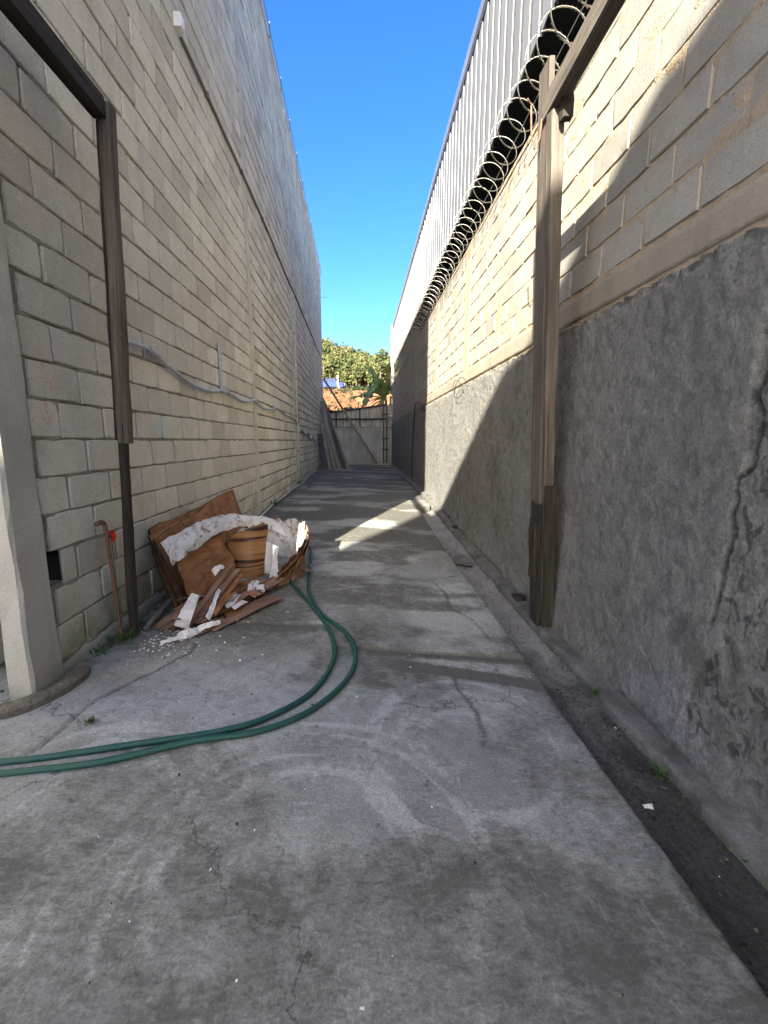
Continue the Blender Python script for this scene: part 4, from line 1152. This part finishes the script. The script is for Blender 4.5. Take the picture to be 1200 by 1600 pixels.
for i in range(22):
    x = rg.uniform(-1.36, -.80); y = 2.86 + (x + 1.36) * .8 + rg.uniform(-.06, .42); z = .10 + rg.uniform(0, .09); s1 = rg.uniform(.05, .16); s2 = rg.uniform(.02, .07); an_ = rg.uniform(0, 3.14)
    u_ = Vector((math.cos(an_), math.sin(an_), rg.uniform(-.15, .3))) * s1; v_ = Vector((-math.sin(an_), math.cos(an_), rg.uniform(-.4, .4))) * s2; o_ = Vector((x, y, z))
    S = bil(o_ - u_ - v_, o_ + u_ - v_, o_ + u_ * rg.uniform(.4, 1) + v_, o_ - u_ * rg.uniform(.6, 1) + v_, 4, 6)
    for r_ in S:
        for j, p in enumerate(r_): p.z += .02 * math.sin(j / 5 * math.pi) * rg.uniform(.6, 1.2)
    wh = rg.random() < .22
    o = sheet('veneer_scrap', S, [M['peel'], M['veneer2']] if wh else [M[rg.choice(('veneer', 'veneer2', 'boardedge'))], M['veneer2']], th=.004, ragged=.6, seed=400 + i, crumple=.02)
    tag(o, 'small torn white-faced scrap among the heap front' if wh else 'small torn brown veneer scrap among the heap front', 'scrap', 'torn scraps at the heap front')
mb = MB(); rg = random.Random(12)
for i in range(210):
    s = rg.random()
    x = rg.gauss(-1.30, .12) if s < .7 else rg.uniform(-1.5, -.6); y = rg.gauss(2.68, .10) if s < .7 else rg.uniform(2.3, 3.6)
    if x < -1.55: continue
    mb.mi = 0 if rg.random() < .45 else 1
    l_ = rg.uniform(.004, .026) * rg.uniform(.5, 1); w_ = rg.uniform(.003, .008)
    mb.box((x, y, float(zfloor(x, y)) + rg.uniform(.006, .012)), (l_, w_, .004), rot=Matrix.Rotation(rg.uniform(0, 6.3), 3, 'Z') @ Matrix.Rotation(rg.uniform(-.4, .4), 3, 'X'), jit=.002)
o = mb.build('wood_chips', [M['paper'], M['veneer2']]); tag(o, 'scattered white and brown chips on the floor before the heap', kind='stuff')
mb = MB()
for i in range(160):
    x = rg.uniform(-1.5, 1.3); y = rg.uniform(.5, 8)
    if x > .95: zz = float(rise(y)) - .09
    else: zz = float(zfloor(x, y)) + .004
    mb.mi = 0 if rg.random() < .3 else 1
    s_ = rg.uniform(.0016, .0045) * (1 + y * .14)
    mb.box((x, y, zz), (s_ * rg.uniform(1, 2.2), s_, .004), rot=Matrix.Rotation(rg.uniform(0, 6.3), 3, 'Z'), jit=.0015)
o = mb.build('floor_litter', [M['paper'], M['wood_d']]); tag(o, 'specks of litter scattered over the concrete floor', kind='stuff')
mb = MB(); rg = random.Random(55)
for i in range(260):
    y = rg.uniform(.5, 5.5); x = rg.uniform(.99, 1.30) - .0104 * y
    s_ = rg.uniform(.003, .010); mb.mi = rg.choice((0, 0, 1, 2))
    mb.box((x, y, float(rise(y)) - .094), (s_ * rg.uniform(1, 2.4), s_, s_ * .4), rot=Matrix.Rotation(rg.uniform(0, 6.3), 3, 'Z') @ Matrix.Rotation(rg.uniform(-.5, .5), 3, 'X'), jit=s_ * .15)
o = mb.build('drain_debris', [M['wood_d'], M['oldkerb'], M['plank']]); tag(o, 'dead leaves and grit lying in the drain', kind='stuff')
# scraps lying in and by the drain
S = bil((1.10, 1.46, -.085), (1.135, 1.45, -.08), (1.14, 1.475, -.08), (1.105, 1.48, -.085), 3, 3); S[1][1].z += .012
o = sheet('paper_scrap', S, [M['paper'], M['paper']], th=.002, ragged=.15, seed=61, crumple=.008); tag(o, 'small white scrap of paper in the dark drain', 'paper scrap')
o = sheet('sheet_offcut', bil((.98, 4.72, .0), (1.20, 4.60, .0), (1.21, 4.90, .03), (1.08, 5.05, .03), 3, 3), [M['kerb'], M['kerb']], th=.01, ragged=.2, seed=62); tag(o, 'pale flat offcut lying across the drain', 'offcut')
mb = MB(); mb.box((0, 0, 0), (.09, .13, .05), jit=.008); o = mb.build('broken_brick', M['wood_d'], None, (1.355, 3.62, -.02)); tag(o, 'dark broken block on the ledge left of the right post', 'rubble')
mb = MB(); mb.box((0, 0, 0), (.07, .12, .045), jit=.008); o = mb.build('broken_brick', M['wood_d'], None, (1.335, 6.3, .075)); tag(o, 'dark rubble piece on the ledge near the sunlit patch', 'rubble')
mb = MB(); mb.tube([Vector((.012 * math.cos(a), .012 * math.sin(a), .003)) for a in np.linspace(0, 6.1, 14)], .0028, 5); o = mb.build('metal_ring', M['gal'], None, fl(-.06, 2.66, .003)); tag(o, 'tiny metal ring on the floor beside the hose bend', 'ring')

# ------------------------------------------------------------------ near-left corner
cps = smoothpath([(-2.1, 1.84, 0), (-1.85, 1.87, 0), (-1.70, 1.90, 0), (-1.60, 1.99, 0), (-1.545, 2.12, 0), (-1.535, 2.25, 0), (-1.56, 2.32, 0)], 8)
mb = MB(); ring = []
for i, p in enumerate(cps):
    q = cps[min(i + 1, len(cps) - 1)] - cps[max(i - 1, 0)]; nn = Vector((-q.y, q.x, 0)).normalized()
    row = []
    for off, z in ((-.015, .03), (-.005, .125), (.015, .140), (.05, .142), (.085, .135), (.10, .05)):
        row.append(mb.vert((p.x + nn.x * off + random.uniform(-.002, .002), p.y + nn.y * off + random.uniform(-.002, .002), z * .72 + .02 + random.uniform(-.002, .002))))
    ring.append(row)
for a, c in zip(ring[:-1], ring[1:]):
    for k in range(5): mb.face(a[k], a[k + 1], c[k + 1], c[k])
mb.face(*ring[-1]); mb.face(*ring[0][::-1])
o = mb.build('curved_kerb', M['oldkerb']); tag(o, 'curved worn kerb stub at the foot of the concrete pillar', 'kerb')
gt = empty('metal_gate', (-2.35, 2.3, .05)); tag(gt, 'dark sheet metal gate leaf beyond the concrete pillar at the left edge', 'gate')
mb = MB(); mb.box((0, .55, 1.1), (.03, 1.1, 1.9)); mb.build('leaf_panel', M['darkmetal'], gt)
mb = MB(); mb.box((.03, .02, 1.1), (.05, .05, 2.1)); mb.build('stile', M['darkmetal'], gt)
mb = MB(); mb.box((.03, .55, .14), (.05, 1.05, .06)); mb.build('bottom_rail', M['darkmetal'], gt)
P = smoothpath([(-2.15, 2.0, .14), (-2.0, 1.98, .12), (-1.9, 1.96, .16), (-1.82, 1.97, .165), (-1.75, 1.99, .17)], 6)
mb = MB(); mb.tube(P, .006, 6); o = mb.build('black_cable', M['black'], None, smooth=True); tag(o, 'short black cable lying by the kerb at the left edge', 'cable')

# cables on the right wall
def cable(name, pts_, lab, r=.006, mat='black'):
    mb = MB(); mb.tube(smoothpath(pts_, 8), r, 6); o = mb.build(name, M[mat], None, smooth=True); return tag(o, lab, 'cable')
def rx(y, off=.02): return 1.45 - .0104 * y - off
cable('hanging_cable', [(rx(9.9), 9.9, 2.03), (rx(10.6), 10.6, 2.24), (rx(11.2, .05), 11.2, 2.30), (rx(11.7), 11.7, 2.10), (rx(11.8), 11.85, 1.80), (rx(12.1), 12.1, 1.2), (rx(12.2), 12.25, .35)], 'dark cable looping down the shaded far plaster of the right wall', .012)
cable('wire_tangle', [(rx(5.9), 5.9, 2.10), (rx(6.1, .06), 6.1, 2.22), (rx(6.4, .07), 6.4, 2.16), (rx(6.6, .05), 6.6, 2.02), (rx(6.3, .06), 6.3, 1.96), (rx(6.0, .05), 6.05, 2.05), (rx(6.5, .05), 6.5, 2.24), (rx(6.9), 6.9, 2.16)], 'thin wire tangle on the sunlit plaster edge of the right wall', .004)

# ------------------------------------------------------------------ weeds
def tuft(x, y, z, n, h, lab, spread=.05, seed=0):
    rg = random.Random(seed); mb = MB()
    for i in range(n):
        a = rg.uniform(0, 6.28); r = rg.uniform(0, spread); hh = h * rg.uniform(.4, 1.0); le = rg.uniform(.2, .8) * hh
        px, py = r * math.cos(a), r * math.sin(a); a2 = a + rg.uniform(-.8, .8); w = .004 + .004 * rg.random()
        s0 = Vector((-math.sin(a2), math.cos(a2), 0)) * w; d = Vector((math.cos(a2), math.sin(a2), 0))
        ids = []
        for k, f in enumerate((0, .5, 1)):
            c = Vector((px, py, 0)) + d * le * f * f + Vector((0, 0, hh * f * (1 - .2 * f)))
            ids.append((mb.vert(c - s0 * (1 - .85 * f)), mb.vert(c + s0 * (1 - .85 * f))))
        for (a0, b0), (a1, b1) in zip(ids[:-1], ids[1:]): mb.face(a0, b0, b1, a1)
    o = mb.build('weed', M['weed'], None, (x, y, z)); tag(o, lab, 'weed', 'weeds along the wall feet')
tuft(-1.56, 2.66, .10, 70, .07, 'green weed tuft at the foot of the rusty standpipe', .09, 1)
tuft(-1.60, 2.50, .10, 30, .05, 'small green weeds between pillar and standpipe', .06, 2)
tuft(-1.27, 1.86, .085, 34, .02, 'tiny flat green weed on the near floor above the hose', .03, 3)
tuft(1.285, 2.20, -.06, 26, .07, 'green sprout on the ledge near the right wall foot', .03, 4)
tuft(1.265, 1.62, -.08, 22, .06, 'green sprout on the drain edge nearest the viewer', .03, 5)
tuft(-1.60, 7.6, .25, 46, .12, 'green weeds by the cream pipe halfway along the left wall', .14, 6)
tuft(-1.70, 11.1, .26, 40, .14, 'green weeds at the foot of the upright pale pipe', .14, 7)
tuft(-1.58, 5.9, .2, 24, .07, 'few green blades beside the left wall behind the heap', .08, 8)
mb = MB(); rg = random.Random(77)
for i in range(700):
    y = rg.uniform(2.3, 9) if i < 420 else rg.uniform(.8, 5)
    x = lwx(y, .02 + abs(rg.gauss(0, .04))) if i < 420 else 1.30 - .0104 * y + rg.gauss(0, .012)
    z = (float(zfloor(x, y)) if i < 420 else -.075 + float(rise(y)))
    s_ = rg.uniform(.006, .016); a = rg.uniform(0, 6.28)
    c = Vector((x, y, z)); d = Vector((math.cos(a), math.sin(a), rg.uniform(.2, 1.2))).normalized() * s_; e = Vector((-math.sin(a), math.cos(a), 0)) * s_ * .4
    q = [mb.vert(c - e), mb.vert(c + e), mb.vert(c + d + e * .3), mb.vert(c + d - e * .3)]; mb.face(*q)
o = mb.build('moss', M['weed']); tag(o, 'low moss growing along wall foot and drain', kind='stuff')

# ------------------------------------------------------------------ far end of the alley
fw = empty('end_wall', (0, 20.6, .2)); tag(fw, 'low grey plastered wall closing the far end of the alley', 'wall')
Yq, Zq = np.meshgrid(np.linspace(-2.6, 1.5, 90), np.linspace(-.2, 1.78, 46), indexing='ij')
Xq = -.02 * (fbm(Yq * 3, Zq * 3, 95, 4) - .5)
grid_object('plaster', Yq, Xq, Zq, M['farwall'], {}, parent=fw)
mb = MB(); mb.box((-.5, .1, .78), (4.2, .14, 1.98)); mb.build('core', M['farwall'], fw)
mb = MB(); mb.box((-.5, .0, 1.80), (4.2, .10, .05), jit=.006); mb.build('top_lip', M['farwall'], fw)
mb = MB(); mb.box((-.2, -.22, .06), (2.6, .36, .12), jit=.02); mb.build('footing', M['farwall'], fw)
ff = empty('sheet_fence', (0, 20.72, 2.0)); tag(ff, 'fence of weathered fibre-cement sheets on the far end wall', 'fence')
x = -2.4; i = 0
while x < .95:
    wdt = .56; mb = MB(); zt0 = .62 + .135 * (x + 1.8); zt1 = .62 + .135 * (x + wdt + 1.8)
    n = 26; P = []
    for k in range(n + 1):
        f = k / n; xx = x + wdt * f; P.append([(xx, -.025 * math.cos(f * math.pi * 2 * 3.5), z) for z in (-.14, .3, zt0 + (zt1 - zt0) * f)])
    mb.grid(P, flip=False); P2 = [[(p[0], p[1] + .008, p[2]) for p in r_] for r_ in P]; mb.grid(P2, flip=True)
    mb.build('corrugated_sheet', M['fibro'], ff); x += wdt - .02; i += 1
board('rail', (-2.3, 20.66, 2.33), (.95, 20.66, 2.37), .05, .07, M['plank_d'], ff, up=(0, 0, 1), seed=90)
board('top_rail', (-2.3, 20.68, 2.56), (1.0, 20.68, 3.02), .07, .07, M['plank_d'], ff, up=(0, 0, 1), seed=91)
for xx in (-1.35, -.25): board('fence_post', (xx, 20.67, 1.95), (xx, 20.67, 2.85 + .13 * xx), .07, .05, M['plank_d'], ff, seed=92)
pp = empty('twin_pipes', (.92, 20.42, .2)); tag(pp, 'pair of dark upright pipes clamped in the far right corner', 'pipes')
for dx_ in (-.07, .07):
    mb = MB(); mb.tube([(dx_, 0, 0), (dx_, 0, 3.0)], .026, 8); mb.build('pipe', M['plank_d'], pp, smooth=True)
for z in (.75, 1.25, 2.35): mb = MB(); mb.box((0, -.01, z), (.34, .07, .06)); mb.build('clamp', M['darkmetal'], pp)
mb = MB(); mb.tube([(.05, .02, 2.3), (.32, .02, 2.3)], .03, 8); mb.build('elbow', M['white'], pp)

PG = 'planks leaning at the far left corner'
pl_ = [((-1.56, 16.6, .23), (-1.80, 17.3, 1.62), .20, .03, 'plank_d', 'short dark board leaning lowest at the far left corner'),
       ((-1.20, 17.0, .24), (-1.83, 19.1, 3.02), .16, .035, 'plank', 'grey plank leaning innermost at the far left corner'),
       ((-1.00, 16.9, .24), (-1.83, 18.9, 2.70), .15, .035, 'plank', 'second leaning plank at the far left corner'),
       ((-.84, 17.0, .24), (-1.82, 19.2, 3.0), .22, .03, 'plank_d', 'wide dark leaning plank at the far left corner'),
       ((-.68, 17.3, .24), (-1.84, 19.4, 3.18), .09, .04, 'plank', 'narrow pale leaning plank, outermost at the far left corner'),
       ((-1.36, 16.8, .23), (-1.82, 18.2, 2.1), .11, .03, 'plank', 'medium leaning plank behind the short dark board')]
for i, (a, c, w, th, mt, lab) in enumerate(pl_):
    o = board('plank', a, c, w, th, M[mt], None, up=(.25, -1, .1), seed=100 + i, segs=8, jit=.004); tag(o, lab, 'plank', PG)
o = board('timber_pole', (.58, 20.28, .24), (-1.80, 19.6, 4.02), .085, .05, M['plank'], None, up=(0, -1, 0), seed=120, segs=8)
tag(o, 'long timber pole slanting across the far end wall', 'pole')
an = empty('antenna', (-2.1, 20.3, 8.7)); tag(an, 'thin antenna rod past the far end of the left wall', 'antenna')
mb = MB(); mb.tube([(0, .5, -2.2), (0, .5, -.7)], .012, 6); mb.build('mast', M['pvcd'], an)
mb = MB(); mb.tube([(-.1, .5, -1.0), (.42, .5, -.98)], .008, 6); mb.build('crossbar', M['pvcd'], an)

# ------------------------------------------------------------------ beyond the end wall
def mat_earth():
    k = NT('red_earth', .95, .1); p = k.pos(); a = k.noise(p, .6, 6, .65)
    c = k.mix(k.mr(a, .3, .7), (.15, .045, .018), (.27, .155, .085)); b_ = k.noise(p, 3, 5, .7)
    c = k.mix(k.mr(b_, .5, .7, 0, .6), c, (.11, .032, .014)); return k.done(c, k.bump(b_, .8, .15))
M['earth'] = mat_earth()
def mat_forest(name, cols):
    k = NT(name, .7, .2); t_ = k.attr('tone'); c = k.ramp(t_, [(i_ / (len(cols) - 1), c_) for i_, c_ in enumerate(cols)])
    k.b.inputs['Subsurface Weight'].default_value = 0
    return k.done(c)
M['forest'] = mat_forest('hill_foliage', [(.016, .028, .009), (.045, .062, .02), (.085, .092, .032), (.14, .132, .058)])
M['trunk'] = m_plain('pale_trunk', (.13, .115, .095), .9, .1, var=.4)
def hillz(x, y):
    return 3.4 + 2.3 * sstep(32, 41, y) + 2.5 * sstep(42, 62, y) + (17.0 - .42 * np.asarray(x) - 1.2 * np.sin(np.asarray(x) * .11 + 1)) * .62 * sstep(66, 118, y) + 1.0 * (fbm(np.asarray(x) * .12, np.asarray(y) * .12, 97, 3) - .5) * sstep(30, 50, y)
Xh, Yh = np.meshgrid(np.linspace(-70, 70, 100), np.concatenate([np.linspace(22.5, 66, 70), np.linspace(67, 180, 40)]), indexing='ij')
Zh = hillz(Xh, Yh) - 3.4 * sstep(30, 23, Yh) + .35 * (fbm(Xh * .8, Yh * .8, 98, 4) - .5)
tag(grid_object('hill', Xh, Yh, Zh, M['earth'], {}, flip=False), kind='structure')
mb = MB(); tr = MB(); rg = random.Random(21)
def crown(mb, c, rx_, rz_, n, ls, rg, base):
    for i in range(n):
        while True:
            v = Vector((rg.uniform(-1, 1), rg.uniform(-1, 1), rg.uniform(-1, 1)))
            if .25 < v.length < 1: break
        p = Vector(c) + Vector((v.x * rx_, v.y * rx_, v.z * rz_))
        s = ls * rg.uniform(.6, 1.5)
        a = Vector((rg.gauss(0, 1), rg.gauss(0, 1), rg.gauss(0, .8))).normalized(); b_ = a.cross(Vector((rg.gauss(0, 1), rg.gauss(0, 1), rg.gauss(0, 1)))).normalized()
        mb.tone = min(1, max(0, base + .1 * v.z + rg.uniform(-.12, .12)))
        q = [mb.vert(p - a * s), mb.vert(p - b_ * s * .55), mb.vert(p + a * s), mb.vert(p + b_ * s * .55)]; mb.face(*q)
for i in range(620):
    y = 60 + 68 * rg.random() ** .9; x = rg.uniform(-.16 * y - 6, .07 * y + 6)
    if y < 74 and x < 2 and x > -12: continue
    z = float(hillz(x, y)); h = rg.uniform(2.6, 5.2); r_ = rg.uniform(1.1, 2.2)
    base = min(.9, max(.1, rg.gauss(.52, .17)))
    for q in range(rg.choice((2, 3, 3, 4))):
        crown(mb, (x + rg.uniform(-1, 1) * r_ * .7, y + rg.uniform(-1, 1), z + h * rg.uniform(.55, 1.05)), r_ * rg.uniform(.45, .8), r_ * rg.uniform(.4, .75), 72, .23, rg, base + rg.uniform(-.1, .1))
    tr.tube([(x, y, z - .3), (x + rg.uniform(-.3, .3), y, z + h * .9)], .09, 5, caps=False)
o = mb.build('forest', M['forest']); tag(o, 'sunlit light green wood covering the far hillside', kind='stuff')
o = tr.build('forest_trunks', M['trunk']); tag(o, 'thin pale trunks of the hillside wood', kind='stuff')
# scrub on the earth bank
M['scrub'] = mat_forest('scrub_foliage', [(.008, .014, .005), (.02, .03, .009), (.04, .05, .015)])
for i, (x, y, dz_, r_, n, lab) in enumerate(((-2.35, 24.2, 2.1, .75, 420, 'dark bush behind the far fence beside the left wall'), (-.6, 50, .4, 1.0, 200, 'low dark shrub on top of the earth bank, left of centre'), (1.0, 49, .3, .9, 200, 'low dark shrub on top of the earth bank near the fronds'), (2.6, 48, .3, 1.0, 200, 'low dark shrub on the earth bank behind the fronds'))):
    t = empty('shrub', (x, y, float(hillz(x, y)) - (3.4 if y < 28 else 0))); mb = MB(); rg2 = random.Random(300 + i)
    crown(mb, (0, 0, dz_ + (.4 if i == 0 else 0)), r_, r_ * (1.0 if i == 0 else .45), n, .11 if i == 0 else .16, rg2, .4); mb.build('crown', M['scrub'], t)
    mb = MB()
    for q in range(3): mb.tube([(0, 0, -.2), (rg2.uniform(-.4, .4) * r_, rg2.uniform(-.3, .3), dz_ + .2)], .03, 5)
    mb.build('trunk', M['wood_d'], t); tag(t, lab, 'shrub', 'shrubs beyond the far fence')

mb = MB(); rg = random.Random(33)
for i in range(240):
    x = rg.uniform(-6, 4); y = rg.uniform(30, 60); z = float(hillz(x, y))
    crown(mb, (x, y, z + .1), rg.uniform(.15, .55), rg.uniform(.12, .35), 14, .10, rg, rg.uniform(.1, .9))
o = mb.build('bank_growth', M['scrub']); tag(o, 'low weeds scattered over the red earth bank', kind='stuff')
# banana plant rising behind the end wall
bp = empty('banana_plant', (1.0, 21.6, .0)); tag(bp, 'large-leaved green banana plant drooping over the far fence', 'plant')
k = NT('banana_leaf', .45, .4); p = k.pos(); a = k.noise(p, 5, 4, .6); M['banana'] = k.done(k.mix(k.mr(a, .3, .7), (.018, .055, .016), (.05, .105, .032)))
k = NT('yellow_frond', .5, .3); p = k.pos(); a = k.noise(p, 7, 4, .6); M['frond'] = k.done(k.mix(k.mr(a, .3, .7), (.05, .065, .014), (.11, .11, .03)))
for dx_, dy_ in ((0, 0), (.14, .1), (-.12, .12)):
    mb = MB(); mb.tube([(dx_, dy_, 0), (dx_ * 1.3, dy_, 1.6), (dx_ * 1.8, dy_, 3.5)], .07, 8, radii=[.10, .085, .045]); mb.build('stem', M['trunk'], bp, smooth=True)
def leaf(path, w, name, mat, torn=.0, seed=0, side=None):
    rg = random.Random(seed); P = smoothpath(path, 7); n = len(P); mb = MB(); rows = []
    for i, q in enumerate(P):
        f = i / (n - 1); t_ = (P[min(i + 1, n - 1)] - P[max(i - 1, 0)]).normalized()
        s = t_.cross(Vector((0, -1, .35))); s = s.normalized() if s.length > .01 else Vector((1, 0, 0))
        nn = s.cross(t_)
        ww = w * (math.sin(math.pi * min(1, .10 + .9 * f ** .8)) ** .6) * (1 - torn * rg.random())
        rows.append([mb.vert(q - s * ww + nn * ww * -.35), mb.vert(q - s * ww * .5 - nn * ww * .05), mb.vert(q), mb.vert(q + s * ww * .5 - nn * ww * .05), mb.vert(q + s * ww - nn * ww * .35)])
    for a_, b_ in zip(rows[:-1], rows[1:]):
        for q in range(4):
            if torn and q in (0, 3) and rg.random() < torn: continue
            mb.face(a_[q], a_[q + 1], b_[q + 1], b_[q])
    return mb.build(name, mat, bp, smooth=False)
leaf([(-.05, 0, 3.5), (-.18, -.1, 3.95), (-.42, -.25, 4.02), (-.72, -.4, 3.7), (-.95, -.55, 3.28), (-1.2, -.65, 2.78)], .30, 'leaf', M['banana'], .45, 1)
leaf([(-.1, 0, 3.55), (-.28, -.1, 3.92), (-.50, -.1, 4.30), (-.70, -.1, 4.62), (-1.02, -.1, 4.86)], .20, 'leaf', M['banana'], .35, 2)
leaf([(-.35, -.1, 4.1), (-.52, -.12, 4.45), (-.66, -.12, 4.72), (-.74, -.12, 4.86)], .10, 'leaf', M['banana'], .2, 3)
leaf([(0, 0, 3.4), (-.3, -.2, 3.72), (-.75, -.4, 3.68), (-1.25, -.5, 3.45), (-1.75, -.55, 3.36)], .20, 'leaf', M['banana'], .6, 4)
leaf([(0, 0, 3.5), (.05, -.1, 4.1), (.12, -.2, 4.7), (.2, -.3, 5.05)], .22, 'leaf', M['frond'], .3, 5)
leaf([(0, 0, 3.5), (.18, -.2, 3.9), (.3, -.4, 3.7), (.34, -.5, 3.2)], .2, 'leaf', M['banana'], .4, 6)
rg3 = random.Random(9)
for i in range(13):
    a = math.radians(95 + i * 13 + rg3.uniform(-5, 5)); L = rg3.uniform(.7, 1.15)
    leaf([(-.05, -.1, 3.35), (-.05 + .5 * L * math.cos(a), -.2, 3.35 + .5 * L * math.sin(a) + .08), (-.05 + L * math.cos(a), -.3, 3.35 + L * math.sin(a) - .05)], .035, 'frond', M['frond'], 0, 20 + i)

# blue car parked on the hill road
def mat_paint():
    k = NT('blue_car_paint', .35, .25); return k.done((.003, .022, .20))
M['carblue'] = mat_paint(); M['glass'] = m_plain('car_glass', (.02, .03, .04), .1, .8, var=.1); M['tyre'] = m_plain('tyre', (.02, .02, .02), .8, .2)
cy = 61.0; cz = float(hillz(-4.6, cy)) + .02
car = empty('parked_car', (-4.8, cy, cz)); tag(car, 'blue car parked on top of the red earth bank', 'car')
prof = [(-2.0, .35), (-2.02, .75), (-1.85, .92), (-1.35, 1.0), (-.85, 1.42), (.55, 1.46), (1.25, 1.0), (1.9, .92), (2.05, .7), (2.05, .35)]
mb = MB(); rows = []
for yy_ in (-.85, -.78, .78, .85):
    ins = 1 if abs(yy_) < .8 else 0
    rows.append([mb.vert((x * (1 if ins else .985), yy_ * (1 - (.16 if z > 1.05 else 0)), z if ins else z - .03)) for x, z in prof])
for a_, b_ in zip(rows[:-1], rows[1:]):
    for q in range(len(prof)): mb.face(a_[q], a_[(q + 1) % len(prof)], b_[(q + 1) % len(prof)], b_[q])
mb.face(*rows[0][::-1]); mb.face(*rows[-1]); mb.build('body', M['carblue'], car)
for s in (-1, 1):
    for q, w_ in enumerate(([(-1.2, 1.02), (-.82, 1.36), (-.15, 1.38), (-.15, 1.02)], [(-.08, 1.02), (-.08, 1.38), (.5, 1.40), (1.05, 1.02)])):
        mb = MB(); ids = [mb.vert((x, s * (.86 - .13 * (z - 1.0) / .4 * 1.0), z)) for x, z in w_]; ids2 = [mb.vert((x, s * (.80 - .13 * (z - 1.0) / .4), z)) for x, z in w_]
        mb.face(*ids); mb.face(*ids2[::-1]); mb.build('window', M['glass'], car)
    for x in (-1.3, 1.3):
        mb = MB(); mb.tube([(x, s * .62, .32), (x, s * .88, .32)], .32, 16); wq = mb.build('wheel', M['tyre'], car); mb = MB(); mb.tube([(x, s * .86, .32), (x, s * .90, .32)], .19, 12); r2 = mb.build('rim', M['gal'], wq)
    mb = MB(); mb.box((2.0, s * .6, .75), (.1, .3, .14), jit=.01); mb.build('headlight', M['white'], car)
wp = empty('white_post', (-3.55, 58.5, float(hillz(-3.55, 58.5)))); tag(wp, 'slim white post standing beside the blue car', 'post')
mb = MB(); mb.box((0, 0, .8), (.12, .12, 1.7)); mb.build('shaft', M['white'], wp); mb = MB(); mb.box((0, 0, 1.67), (.16, .16, .05)); mb.build('post_cap', M['white'], wp)
mb = MB(); mb.box((0, 0, .12), (.24, .24, .3)); mb.build('base', M['kerb'], wp)
